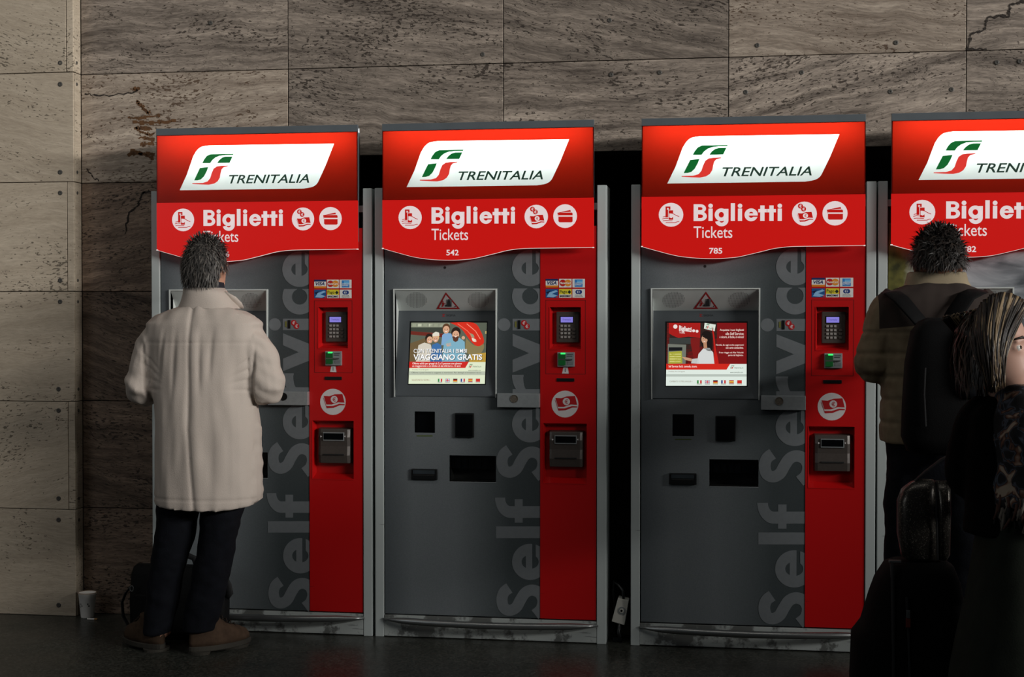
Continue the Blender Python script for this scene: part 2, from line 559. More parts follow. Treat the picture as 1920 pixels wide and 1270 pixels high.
rnd = random.Random(4)
j = .0016
for c in range(len(XS) - 1):
    for r in range(len(ZR) - 1):
        x0, x1, z0, z1 = XS[c] + j, XS[c + 1] - j, ZR[r] + j, ZR[r + 1] - j
        yy = YW + rnd.uniform(-.0012, .0012)
        if c == 0:
            if r < 4:
                pts = [(x0, z0), (OPX, z0), (OPX, z1), (x0, z1)]
            elif r == 4:
                pts = [(x0, z0), (OPX, z0), (OPX, OPZ), (x1, OPZ), (x1, z1), (x0, z1)]
            else:
                pts = [(x0, z0), (x1, z0), (x1, z1), (x0, z1)]
        else:
            if r < 4:
                continue
            if r == 4:
                z0 = OPZ
            pts = [(x0, z0), (x1, z0), (x1, z1), (x0, z1)]
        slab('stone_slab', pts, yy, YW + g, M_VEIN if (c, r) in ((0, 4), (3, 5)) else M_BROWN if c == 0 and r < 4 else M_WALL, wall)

pil = MB().box(-5.2, XP - .014, YP + .014, YW + .3, 0, 3.58)
pil = structure(pil.build('wall_left', M_MORTAR))
for r in range(len(ZR) - 1):
    z0, z1 = ZR[r] + j, ZR[r + 1] - j
    strip = r in (1, 3, 5)
    xr = XP - .034 if strip else XP
    slab('stone_slab', [(-4.2, z0), (xr - j, z0), (xr - j, z1), (-4.2, z1)], YP + rnd.uniform(-.001, .001), YP + .014, M_PILLAR, pil)
    slab('stone_slab', [(-5.2, z0), (-4.2 - j, z0), (-4.2 - j, z1), (-5.2, z1)], YP, YP + .014, M_PILLAR, pil)
    if strip:
        slab('corner_strip', [(xr + j, z0), (XP, z0), (XP, z1), (xr + j, z1)], YP - .001, YP + .014, M_PILLAR, pil)
    MB().box(-.0135, 0, 0, YW - YP - .018, -(z1 - z0) / 2, (z1 - z0) / 2).build('stone_slab', M_PILLAR, pil, bevel=.002, loc=(XP, YP + .0155, (z0 + z1) / 2))
M_PLUG = mat('steel_plug', '4c4a46', .5, .3, var=.25, vscale=90)
def plug(p, r, n, parent, name='screw'):
    mb = MB()
    a = Vector((0, 0, 1)).cross(n).normalized()
    prof = [(r, -.002), (r, .0016), (r * .8, .0026), (r * .35, .0026), (r * .25, .0008)]
    mb.rings([[Vector(n) * h + (a * math.cos(t) + Vector((0, 0, 1)) * math.sin(t)) * q for t in [2 * math.pi * k / 14 for k in range(14)]] for q, h in prof])
    return mb.build(name, M_PLUG, parent, loc=p)
for y in (118, 158, 323, 362, 526, 566, 730, 770, 935, 975, 1135):
    plug(W(113 if y < 700 else 110, y, YP), .011, Vector((0, -1, 0)), pil)
    p = W(148, y, YW - .045); plug((XP, YW - .045, p.z), .008, Vector((1, 0, 0)), pil)
for x, y in ((1143, 38), (1146, 140), (1237, 136), (1420, 85), (1680, 80), (1503, 136), (1398, 173), (1669, 172), (1784, 168), (1869, 117), (1912, 115), (395, 43), (905, 102)):
    plug(W(x, y, YW - .001), .010, Vector((0, -1, 0)), wall, 'filler_plug')

# cracks, rusty filler and a scratched mark on the wall
def wallfn(Y):
    return lambda x, y, l: W(x, y, Y - l)
def crack(name, pts, w, m, seed, Y, parent):
    rr = random.Random(seed)
    pr = Print(wallfn(Y)); pr.lift = .0018
    q = []
    for a, b in zip(pts[:-1], pts[1:]):
        for k in range(6):
            t = k / 6
            q.append((a[0] + (b[0] - a[0]) * t + rr.uniform(-2.2, 2.2), a[1] + (b[1] - a[1]) * t + rr.uniform(-2.2, 2.2)))
    q.append(pts[-1])
    for a, b in zip(q[:-1], q[1:]):
        pr.stroke([a, b], w * rr.uniform(.4, 1.7), m)
    return pr.done(name, parent)
M_CRACK = mat('dark_crack', '2b241f', .9, var=.2)
M_RUST = mat('rusty_filler', '5b3d22', .9, var=.3, vscale=40)
crack('crack', [(282, 358), (266, 364), (258, 388), (240, 402), (234, 440)], 3.0, M_CRACK, 1, YW, wall)
crack('crack', [(1920, 2), (1893, 10), (1893, 30), (1850, 32), (1846, 55), (1822, 62), (1812, 92), (1850, 92)], 3.6, M_CRACK, 2, YW, wall)
crack('crack', [(160, 176), (185, 180), (240, 176), (258, 168)], 2.0, M_CRACK, 3, YW, wall)
crack('crack', [(162, 315), (172, 330), (185, 340)], 1.6, M_CRACK, 5, YW, wall)
for k, p in enumerate([[(238, 219), (262, 222), (300, 216)], [(250, 228), (288, 232), (330, 226)], [(252, 240), (285, 243)], [(258, 258), (290, 262)],
                       [(262, 270), (288, 268)], [(240, 290), (262, 288), (288, 296)], [(248, 168), (262, 166)], [(255, 188), (270, 205), (278, 214)], [(262, 248), (280, 252), (290, 250)], [(244, 284), (290, 290)]]):
    crack('rusty_filler', p, 5.5, M_RUST, 20 + k, YW, wall)
Print(wallfn(YW)).up(.001).text('SC', 163, 251, 172, 258, M_CRACK).done('scratched_mark', wall)

# ================================================================== ticket machines
MX = [-2.5732, -1.5412, -.4165, .6097]
MW = 1.019
O2 = Vector((MX[1], 0, 0))

def L(x, y, Y=0.0):                      # photo position on machine 542 -> metres on the machine
    p = W(x, y, Y) - O2
    return p.x, p.z

def front(Y):
    return lambda x, y, l: W(x, y, Y - l) - O2

M_FRAME = scuffed('grey_frame', 'acb4b3', '3b3a36', .0)
M_KICK = scuffed('scuffed_kick_plate', 'a0a6a4', '2e2c28', .13, .5)
M_PANEL = panel_mat()
M_POSTER = poster_mat()
M_DARKP = mat('charcoal_plastic', '4c5256', .45, var=.06)
M_RED = scuffed('red_lacquer', 'b30d0f', '5d0c0c', -.09, .35)
M_LETTER = mat('grey_lettering', '666b6e', .45, var=.05, vscale=60)
M_HOOD = mat('pale_grey_plastic', 'c0c6c3', .5, var=.05)
M_BLACK = mat('black_plastic', '0d0f10', .35, var=.2)
M_HOLE = mat('dark_opening', '0b0c0c', .6, var=.2)
M_SMOKE = mat('smoked_glass', '07080a', .08, var=.1, spec=.6)
M_BRONZE = mat('dark_bronze_plastic', '4b4541', .38, .25, var=.08, vscale=120)
M_STEEL = mat('brushed_steel', '8d9090', .34, .9, var=.1, stretch=(1, 1, 8))
M_SATIN = mat('satin_metal', '9aa0a2', .4, .5, var=.06, vscale=80)
M_LOCKM = mat('worn_lock', '6d665c', .5, .6, var=.3, vscale=200)
M_WPRINT = mat('white_print', 'c9c4c4', .45, var=.03)
M_RPRINT = mat('red_print', 'a3141a', .45, var=.05)
M_KPRINT = mat('black_print', '23262a', .5, var=.05)
M_CAP = mat('slate_grey_metal', '565d62', .45, .1, var=.06)
M_BOXRED = mat('header_inside_red', '100303', 1.0, var=.1, spec=0.0)
M_AREDU = acrylic('red_acrylic', (.27, .009, .003), 0)
M_AWHITE = acrylic('white_acrylic', (.93, .95, .93), 0)
M_AGREEN = acrylic('green_acrylic', (.0, .115, .028), 0)
M_ARED2 = acrylic('scarlet_acrylic', (.62, .035, .022), 0)
M_TGREEN = acrylic('dark_green_acrylic', (.004, .035, .02), 0)
M_LRED = glow('c4110c', .86)
M_LRED2 = glow('c01510', .80)
M_LWHITE = glow('e6d6d6', .84)
M_LEDGE = glow('fff0ea', .7)

def plate(mb, u0, u1, z0, z1, y0, y1, holes):
    us = sorted({u0, u1, *[h[0] for h in holes], *[h[1] for h in holes]})
    zs = sorted({z0, z1, *[h[2] for h in holes], *[h[3] for h in holes]})
    inside = lambda a, b: any(h[0] - 1e-6 < a < h[1] + 1e-6 and h[2] - 1e-6 < b < h[3] + 1e-6 for h in holes)
    solid = {}
    for i in range(len(us) - 1):
        for k in range(len(zs) - 1):
            solid[i, k] = not inside((us[i] + us[i + 1]) / 2, (zs[k] + zs[k + 1]) / 2)
    for (i, k), s in solid.items():
        if not s:
            continue
        a, b, c, d = us[i], us[i + 1], zs[k], zs[k + 1]
        mb.poly([(a, y0, c), (b, y0, c), (b, y0, d), (a, y0, d)])
        if not solid.get((i - 1, k)):
            mb.poly([(a, y1, c), (a, y0, c), (a, y0, d), (a, y1, d)])
        if not solid.get((i + 1, k)):
            mb.poly([(b, y0, c), (b, y1, c), (b, y1, d), (b, y0, d)])
        if not solid.get((i, k - 1)):
            mb.poly([(a, y1, c), (b, y1, c), (b, y0, c), (a, y0, c)])
        if not solid.get((i, k + 1)):
            mb.poly([(a, y0, d), (b, y0, d), (b, y1, d), (a, y1, d)])
    return mb

def recess(mb, u0, u1, z0, z1, y0, dep, ins=(0, 0, 0, 0)):     # sunk tray with sloped sides
    a = [(u0, y0, z0), (u1, y0, z0), (u1, y0, z1), (u0, y0, z1)]
    b = [(u0 + ins[0], y0 + dep, z0 + ins[2]), (u1 - ins[1], y0 + dep, z0 + ins[2]), (u1 - ins[1], y0 + dep, z1 - ins[3]), (u0 + ins[0], y0 + dep, z1 - ins[3])]
    for k in range(4):
        q = (k + 1) % 4
        mb.poly([a[k], a[q], b[q], b[k]])
    mb.poly(b)
    return mb

def R4(x0, y0, x1, y1, Y=0.008):         # pixel box on machine 542 -> (u0,u1,z0,z1)
    a, c = L(x0, (y0 + y1) / 2, Y)[0], L(x1, (y0 + y1) / 2, Y)[0]
    xm = (x0 + x1) / 2
    return a, c, L(xm, y1, Y)[1], L(xm, y0, Y)[1]

# --- big lettering, drawn with strips so that it can be cut at the red column
def clip_h(poly, h0):
    out = []
    for a, b in zip(poly, poly[1:] + poly[:1]):
        if a[1] >= h0:
            out.append(a)
        if (a[1] >= h0) != (b[1] >= h0):
            t = (h0 - a[1]) / (b[1] - a[1]); out.append((a[0] + (b[0] - a[0]) * t, h0))
    return out
def clip_t(poly, t0):
    return [(-b, a) for a, b in clip_h([(b, -a) for a, b in poly], -t0)]
def ring_strip(cx, cy, ro, ri, a0, a1, n=26):
    po = [(cx + ro[0] * math.cos(R(a0 + (a1 - a0) * k / n)), cy + ro[1] * math.sin(R(a0 + (a1 - a0) * k / n))) for k in range(n + 1)]
    pi = [(cx + ri[0] * math.cos(R(a0 + (a1 - a0) * k / n)), cy + ri[1] * math.sin(R(a0 + (a1 - a0) * k / n))) for k in range(n + 1)]
    return [[po[k], po[k + 1], pi[k + 1], pi[k]] for k in range(n)]
def fat(pts, hw):
    pts = [np.array(p) for p in pts]; q = []
    for k in range(len(pts)):
        t = pts[min(k + 1, len(pts) - 1)] - pts[max(k - 1, 0)]; t = t / np.hypot(*t); n = np.array([-t[1], t[0]]) * hw
        q.append((tuple(pts[k] + n), tuple(pts[k] - n)))
    return [[q[k][0], q[k + 1][0], q[k + 1][1], q[k][1]] for k in range(len(q) - 1)]
def glyph(c):
    box = lambda t0, t1, h0, h1: [(t0, h0), (t1, h0), (t1, h1), (t0, h1)]
    if c == 'e':
        out = [box(18, 66.5, 29, 41)]
        for p in ring_strip(34, 33, (34, 34), (13, 16), 0, 360, 48):
            if min(q[0] for q in p) > 33.9:
                out += [clip_h(p, 29), [(a, -b) for a, b in clip_h([(a, -b) for a, b in p], -22.5)]]
            else:
                out.append(p)
        return [p for p in out if len(p) > 2]
    if c == 'c':
        return [clip_t(p, 49) for p in ring_strip(34, 33, (34, 34), (15, 15), 20, 340, 34)]
    if c == 'l':
        return [box(0, 22, 0, 97)]
    if c == 'i':
        return [box(0, 22, 0, 66), [(11 + 12 * math.cos(2 * math.pi * k / 24), 82 + 12 * math.sin(2 * math.pi * k / 24)) for k in range(24)]]
    if c == 'v':
        return [[(0, 66), (24, 66), (37, 34), (37, 0), (26, 0)], [(73, 66), (47, 0), (36, 0), (36, 34), (50, 66)]]
    if c == 'r':
        return [box(0, 22, 0, 66)] + [clip_t(p, 48) for p in ring_strip(47, 40, (36, 27), (25, 6), 88, 180, 12)] + [box(45, 49, 45, 67)]
    if c == 'f':
        return [box(9, 31, 0, 72), box(0, 44, 47, 62)] + ring_strip(47, 70, (38, 29), (16, 10), 90, 180, 12)
    if c == 'S':
        return fat(spline([(55, 72), (47, 82), (33, 86), (18, 82), (13, 71), (19, 59), (33, 51), (46, 42), (51, 29), (45, 15), (31, 9), (15, 13), (5, 24)], 5), 10.5)
LETTERS = []
for c, y0 in (('S', 1158), ('e', 1088), ('l', 1009.5), ('f', 980.5), ('S', 899), ('e', 830), ('r', 752), ('v', 699), ('i', 620), ('c', 590), ('e', 537)):
    LETTERS.append((c, y0, [clip_h(p, 14.6) for p in glyph(c)]))

def biglietti(pr, m):
    bx = lambda x0, y0, x1, y1: pr.rect(x0, y0, x1, y1, m)
    up_ = lambda polys: [pr.P(p, m) for p in polys]
    flipy = lambda polys: [[(a, -b) for a, b in p] for p in polys]
    bx(455, 705, 488, 833)
    for cy, ro, ri in ((738, (40, 33), (14, 11)), (796, (46, 37), (18, 14))):
        bx(488, cy - ro[1], 507, cy - ri[1]); bx(488, cy + ri[1], 507, cy + ro[1])
        up_(flipy(ring_strip(507, -cy, ro, ri, -90, 90, 16)))
    for x in (565, 783, 1077):
        bx(x, 738, x + 31, 832); pr.circ(x + 15.5, 717, 17, m)
    bx(730, 697, 761, 832)
    up_(flipy(ring_strip(660, -785, (49, 49), (19, 21), 0, 360, 36)))
    bx(682, 740, 713, 828)
    up_(flipy(ring_strip(663, -826, (50, 47), (18, 19), -165, 0, 18)))
    up_([[(832 + t * 1.44, 833 - h * 1.44) for t, h in p] for p in glyph('e')])
    for x in (948, 1015):
        bx(x, 714, x + 32, 832); bx(x - 15, 741, x + 49, 767)

# --- the round pictograms (centre x, y, radius in any print frame)
def icon_hand(pr, x, y, r, W_, R_):
    k = r / 91.0
    f = lambda pts: [(x + a * k, y + b * k) for a, b in pts]
    pr.circ(x, y, r, W_).up()
    pr.P(f([(-41, -63), (-5, -63), (-5, 20), (-41, 20)]), R_)
    pr.P(f([(-30, -52), (-16, -52), (-16, -38), (-30, -38)]), W_).up()
    pr.P(f([(-22, -38), (19, -38), (19, 42), (-22, 42)]), W_).up()
    pr.P(f([(-18, -34), (15, -34), (15, 38), (-18, 38)]), R_).up()
    pr.P(f([(-14, -10), (10, -10), (50, 6), (50, 15), (20, 12), (2, 26), (-14, 20)]), W_).up()
    for pts in ([(-12, -14), (12, -10), (36, 4), (60, 14)], [(-62, 18), (-44, 12), (-24, 14)], [(-66, 32), (-44, 26), (-20, 28)], [(-62, 46), (-40, 44), (10, 46)], [(-40, 60), (30, 60), (48, 52), (60, 52)]):
        pr.stroke(f(pts), 5 * k, R_)

def euro(pr, x, y, r, W_, R_):
    pr.circ(x, y, r, R_, 20).up(.0003)
    pr.text('€', x - r * .5, y - r * .58, x + r * .5, y + r * .58, W_, .02).up(.0003)

def icon_note(pr, x, y, r, W_, R_, coins):
    k = r / 92.0
    f = lambda pts: [(x + a * k, y + b * k) for a, b in pts]
    pr.circ(x, y, r, W_).up()
    dy = 0 if coins else -28
    s = 1.0 if coins else 1.32
    g_ = lambda pts: f([(a * s, (b + dy) * s) for a, b in pts])
    if coins:
        euro(pr, x - 30 * k, y - 58 * k, 19 * k, W_, R_); euro(pr, x - 7 * k, y - 36 * k, 19 * k, W_, R_)
    pr.P(g_([(-50, -4), (-20, -2), (10, -12), (52, -14), (63, 32), (30, 30), (-5, 42), (-36, 42)]), R_)
    pr.P(g_([(-54, 4), (-50, 8), (-36, 50), (0, 50), (36, 38), (64, 40), (64, 46), (38, 46), (4, 60), (-34, 62)]), R_).up(.0003)
    pr.circ(x + 7 * k * s, y + (15 + dy) * k * s, 19 * k * s, W_, 20).up(.0003)
    pr.text('€', x + (7 - 9) * k * s, y + (4 + dy) * k * s, x + (7 + 9) * k * s, y + (26 + dy) * k * s, R_, .02)

def icon_card(pr, x, y, r, W_, R_):
    k = r / 92.0
    f = lambda pts: [(x + a * k, y + b * k) for a, b in pts]
    pr.circ(x, y, r, W_).up()
    pr.P(f([(-60, -26), (40, -48), (46, -34), (-40, -28), (-52, -20), (-54, 6)]), R_)
    pr.P(f([(-52, -22), (-46, -28), (52, -28), (58, -22), (58, -6), (-52, -6)]), R_)
    pr.P(f([(-52, 4), (58, 4), (58, 42), (50, 48), (-44, 48), (-52, 40)]), R_)

def cflag(pr, x, y, w, h, kind):
    a, b, c, d = x, y, x + w, y + h
    t = lambda n: glow(n, .9)
    pr.rect(a - 2, b - 2, c + 2, d + 9, t('b9beb4')).up(.0002)
    if kind in ('it', 'fr'):
        for k, cc in enumerate(('2c8a3c' if kind == 'it' else '2b3f8c', 'efefe6', 'd02a2a')):
            pr.rect(a + w * k / 3, b, a + w * (k + 1) / 3, d, t(cc))
    elif kind in ('de', 'es'):
        for k, cc in enumerate(('30201c', 'c02a20', 'e0b53c') if kind == 'de' else ('c43a2a', 'e8c84a', 'c43a2a')):
            pr.rect(a, b + h * k / 3, c, b + h * (k + 1) / 3, t(cc))
    elif kind == 'uk':
        pr.rect(a, b, c, d, t('eeeef0')).up(.0002)
        pr.rect(a + w * .42, b, a + w * .58, d, t('d0323a')).rect(a, b + h * .4, c, b + h * .6, t('d0323a'))
        for p in ((0, 0), (.68, 0), (0, .66), (.68, .66)):
            pr.rect(a + w * p[0], b + h * p[1], a + w * (p[0] + .3), b + h * (p[1] + .3), t('8a90b8'))
    else:
        pr.rect(a, b, c, d, t('d03028'))
    pr.up(.0002)

def fs_logo(pr, f, G_, R_):              # the slanted two-colour emblem, in the coordinates of the header crop
    pr.P(f([(447, 329), (462, 300), (484, 272), (515, 257), (706, 253), (702, 263), (640, 264), (590, 270), (556, 284), (530, 304), (512, 329)]), G_)
    pr.P(f([(569, 328), (588, 303), (612, 284), (640, 276), (697, 275), (672, 326)]), G_)
    pr.P(f([(380, 468), (428, 368), (497, 360), (483, 395), (462, 434), (436, 459), (410, 467)]), G_)
    pr.P(f([(365, 490), (450, 488), (490, 476), (512, 450), (524, 410), (540, 374), (566, 356), (600, 351), (660, 348), (655, 354), (622, 362), (606, 380), (598, 410), (592, 445), (574, 474), (545, 493), (500, 502), (440, 500), (365, 496)]), R_)

def screen_family(fn):
    pr = Print(fn); t = lambda c, s=.9: glow(c, s)
    pr.lift = .0008
    pr.rect(262, 577, 845, 1032, t('e3ecce'))
    pr.up(.0002).rect(262, 577, 845, 870, t('5d6355'))
    pr.up(.0002).rect(262, 577, 560, 612, t('8b8f7c')).P([(262, 612), (560, 612), (560, 660), (262, 640)], t('3c4138'))
    pr.P([(262, 640), (560, 662), (560, 690), (262, 666)], t('6c2a20')).P([(262, 730), (380, 690), (420, 700), (300, 870), (262, 870)], t('6d5a3c'))
    for k in range(7):
        pr.rect(272 + k * 42, 586, 300 + k * 42, 606, t('c5c9b0' if k % 2 else '9aa088'))
    pr.up(.0002).P(spline([(560, 577), (740, 577), (800, 640), (828, 710), (815, 742), (775, 752), (730, 720), (690, 670), (640, 615), (560, 577)], 4)[:-1], t('d8301e'))
    pr.P(spline([(690, 690), (740, 738), (790, 752), (824, 735), (828, 770), (800, 808), (740, 815), (690, 790), (690, 690)], 4)[:-1], t('8b7d54'))
    pr.P([(720, 815), (845, 800), (845, 870), (720, 870)], t('c09a3e')).rect(835, 640, 845, 660, t('c9b070'))
    pr.up(.0002).P(spline([(720, 655), (745, 668), (752, 690), (728, 684), (720, 655)], 3)[:-1], t('8fa080')).P(spline([(732, 690), (762, 700), (768, 720), (742, 715), (732, 690)], 3)[:-1], t('e8e4d0'))
    pr.stroke([(620, 585), (700, 640), (770, 720)], 6, t('f0705a')).stroke([(690, 585), (760, 640), (800, 700)], 5, t('ff9a80'))
    # four generic figures: bodies, heads, hair
    skin, hair = t('d8a888'), t('2a1c16')
    pr.up(.0002).P([(310, 870), (325, 745), (370, 725), (420, 740), (450, 870)], t('d6cfc0'))
    pr.P([(420, 870), (430, 742), (470, 728), (500, 745), (515, 870)], t('3d6fa8'))
    pr.P([(500, 745), (505, 670), (530, 650), (580, 660), (590, 745)], t('7fa9cf'))
    pr.up(.0002).P([(510, 870), (520, 735), (575, 690), (640, 690), (680, 720), (690, 870)], t('7fb0c4'))
    pr.P([(535, 735), (570, 725), (580, 750), (545, 755)], skin).circ(668, 690, 13, skin)
    pr.up(.0002)
    for x, y, r, h in ((405, 697, 30, hair), (455, 692, 27, t('d9b27a')), (534, 622, 30, t('5b3d26')), (610, 655, 36, hair)):
        pr.circ(x, y - 5, r, h, 20, r * 1.12)
    pr.up(.0002)
    for x, y, r in ((410, 706, 23), (456, 700, 21), (534, 630, 25), (609, 668, 27)):
        pr.circ(x, y, r, skin, 20, r * 1.15)
    pr.P([(430, 660), (455, 644), (480, 652), (484, 676), (430, 680)], t('e0dccb')).up(.0002)
    pr.P([(584, 680), (634, 680), (628, 712), (610, 722), (592, 712)], t('5a3526')).up(.0002)
    for x, y, r in ((410, 706, 23), (456, 700, 21), (534, 630, 25), (609, 668, 27)):
        pr.circ(x - r * .4, y - r * .15, r * .12, hair, 8).circ(x + r * .4, y - r * .15, r * .12, hair, 8)
        pr.P([(x - r * .45, y + r * .4), (x + r * .45, y + r * .4), (x, y + r * .72)], t('f4e6dc'))
    pr.up(.0002).text('CON TRENITALIA I BIMBI', 294, 776, 702, 806, t('20241c'), .012).text('VIAGGIANO GRATIS', 294, 816, 822, 858, t('20241c'), .03)
    pr.up(.0002).text('CON TRENITALIA I BIMBI', 291, 773, 699, 803, t('ffffff'), .005).text('VIAGGIANO GRATIS', 291, 813, 818, 855, t('ffffff'), .022)
    pr.up(.0002).P([(262, 915), (692, 915), (716, 872), (722, 868), (262, 868)], t('cf2a22'))
    pr.up(.0002).text('Offerta valida per gruppi da 2 a 5 persone con almeno', 286, 874, 664, 893, t('fff4ee'), .01).text('un maggiorenne e un bimbo di età inferiore a 15 anni', 286, 892, 655, 911, t('fff4ee'), .01)
    pr.rect(262, 940, 845, 968, t('bcc4b0')).up(.0002)
    pr.text('Trenitalia, fino al 26 agosto', 286, 924, 412, 934, t('7c6a60')).text('Offerta a posti limitati e soggetta a restrizioni. Per dettagli e limitazioni vai su', 282, 944, 815, 958, t('56604f'))
    pr.text('SELEZIONE SU SIGMA »', 288, 999, 428, 1010, t('9c6a58'))
    sm = lambda pts: [(717 + (a - 365) * .09, 886 + (b - 253) * .11) for a, b in pts]
    fs_logo(pr, sm, t('1e6a3a'), t('c83030'))
    pr.text('TRENITALIA', 748, 900, 814, 910, t('3c5a48'), 0, .25).text('www.trenitalia.com', 716, 928, 812, 938, t('4a5a4c'))
    for k, n in enumerate(('it', 'uk', 'de', 'fr', 'es', 'cn')):
        cflag(pr, 488 + k * 58, 996, 31, 22, n)
    return pr

def screen_assist(fn):
    pr = Print(fn); t = lambda c, s=.9: glow(c, s)
    pr.lift = .0008
    pr.rect(255, 577, 868, 1048, t('e4efe6'))
    pr.up(.0002).rect(255, 577, 868, 885, t('7d1214')).rect(255, 577, 640, 885, t('26221e'))
    pr.up(.0002).P([(270, 577), (512, 577), (512, 690), (420, 680), (345, 690), (300, 672), (270, 655)], t('a81b18'))
    pr.P([(545, 577), (630, 590), (622, 640), (540, 620)], t('dfe8dc')).P([(430, 690), (510, 690), (505, 870), (470, 870)], t('7b1a18'))
    pr.P([(265, 735), (405, 740), (402, 885), (265, 885)], t('74786e')).P([(275, 690), (440, 690), (440, 735), (275, 735)], t('3a3e3c'))
    pr.up(.0002).P([(272, 795), (372, 788), (378, 880), (272, 884)], t('a9a83c')).P([(272, 760), (376, 760), (376, 785), (272, 788)], t('15171a'))
    for k in range(4):
        pr.rect(280, 808 + k * 18, 366, 816 + k * 18, t('d8d488'))
    pr.circ(320, 605, 16, t('efe4e0')).circ(461, 636, 11, t('efe4e0')).circ(487, 640, 11, t('efe4e0'))
    pr.text('Biglietti', 349, 596, 445, 646, t('f4eae6'), .03, 0, 12).text('Tickets', 349, 636, 393, 655, t('f0d8d4'), 0, 0, 4)
    pr.up(.0002)
    sm = lambda pts: [(552 + (a - 365) * .09, 583 + (b - 253) * .15) for a, b in pts]
    fs_logo(pr, sm, t('1e6a3a'), t('c83030'))
    pr.text('Trenitalia', 578, 610, 616, 626, t('2b5a44'))
    pr.P(spline([(600, 600), (618, 660), (630, 760), (655, 885), (620, 885), (618, 760), (600, 600)], 4)[:-1], t('c21f18'))
    # the assistant: dark hair, pale blouse, pointing hand
    pr.up(.0002).P(spline([(520, 700), (525, 655), (560, 638), (598, 660), (608, 760), (590, 790), (530, 760), (520, 700)], 4)[:-1], t('1c1412'))
    pr.P([(488, 885), (500, 810), (540, 765), (585, 765), (612, 800), (622, 885)], t('d7dad8')).P([(444, 880), (452, 848), (500, 842), (520, 885)], t('c4c8c6'))
    pr.up(.0002).circ(545, 700, 24, t('c99a7c'), 20, 32).P([(535, 725), (562, 725), (566, 765), (540, 770)], t('b88868'))
    pr.P([(372, 832), (420, 838), (450, 846), (450, 866), (400, 856)], t('c99a7c'))
    pr.up(.0002).P([(528, 680), (545, 660), (575, 670), (580, 740), (566, 700)], t('1c1412')).circ(536, 694, 3, t('1c1412'), 8).circ(552, 694, 3, t('1c1412'), 8).P([(534, 714), (554, 714), (544, 721)], t('f2e2da'))
    for x0, y0, x1, y1, s_ in ((662, 622, 846, 642, 'Acquista i tuoi biglietti'), (706, 648, 846, 668, 'alle Self Service:'), (660, 674, 846, 694, 'è sicuro, è facile, è veloce!'),
                               (632, 736, 845, 752, 'Novità, da oggi anche pagamenti'), (708, 755, 844, 771, 'con carte contactless.'), (657, 793, 844, 809, 'Il tuo viaggio ad Alta Velocità'), (727, 813, 843, 829, 'parte dal biglietto.')):
        pr.text(s_, x0, y0, x1, y1, t('f3dcd2'), .012)
    pr.P([(255, 928), (715, 928), (740, 888), (748, 884), (255, 884)], t('d2281c')).rect(255, 962, 868, 980, t('bcc6bd'))
    pr.up(.0002).text('Self Service: facili, comode, sicure.', 273, 895, 490, 914, t('fff0ea'), .012)
    pr.text('Trenitalia, fino al 26 agosto', 272, 938, 398, 949, t('7c6a60')).text('CAMBIATE VOTRE LANGUE »', 282, 1010, 456, 1022, t('8a7a68'))
    sm = lambda pts: [(742 + (a - 365) * .095, 896 + (b - 253) * .1) for a, b in pts]
    fs_logo(pr, sm, t('1e6a3a'), t('c83030'))
    pr.text('TRENITALIA', 772, 910, 842, 920, t('3c5a48'), 0, .25).text('www.trenitalia.com', 742, 942, 840, 953, t('4a5a4c'))
    for k, n in enumerate(('it', 'uk', 'de', 'fr', 'es', 'cn')):
        cflag(pr, 492 + k * 61, 1008, 34, 24, n)
    return pr

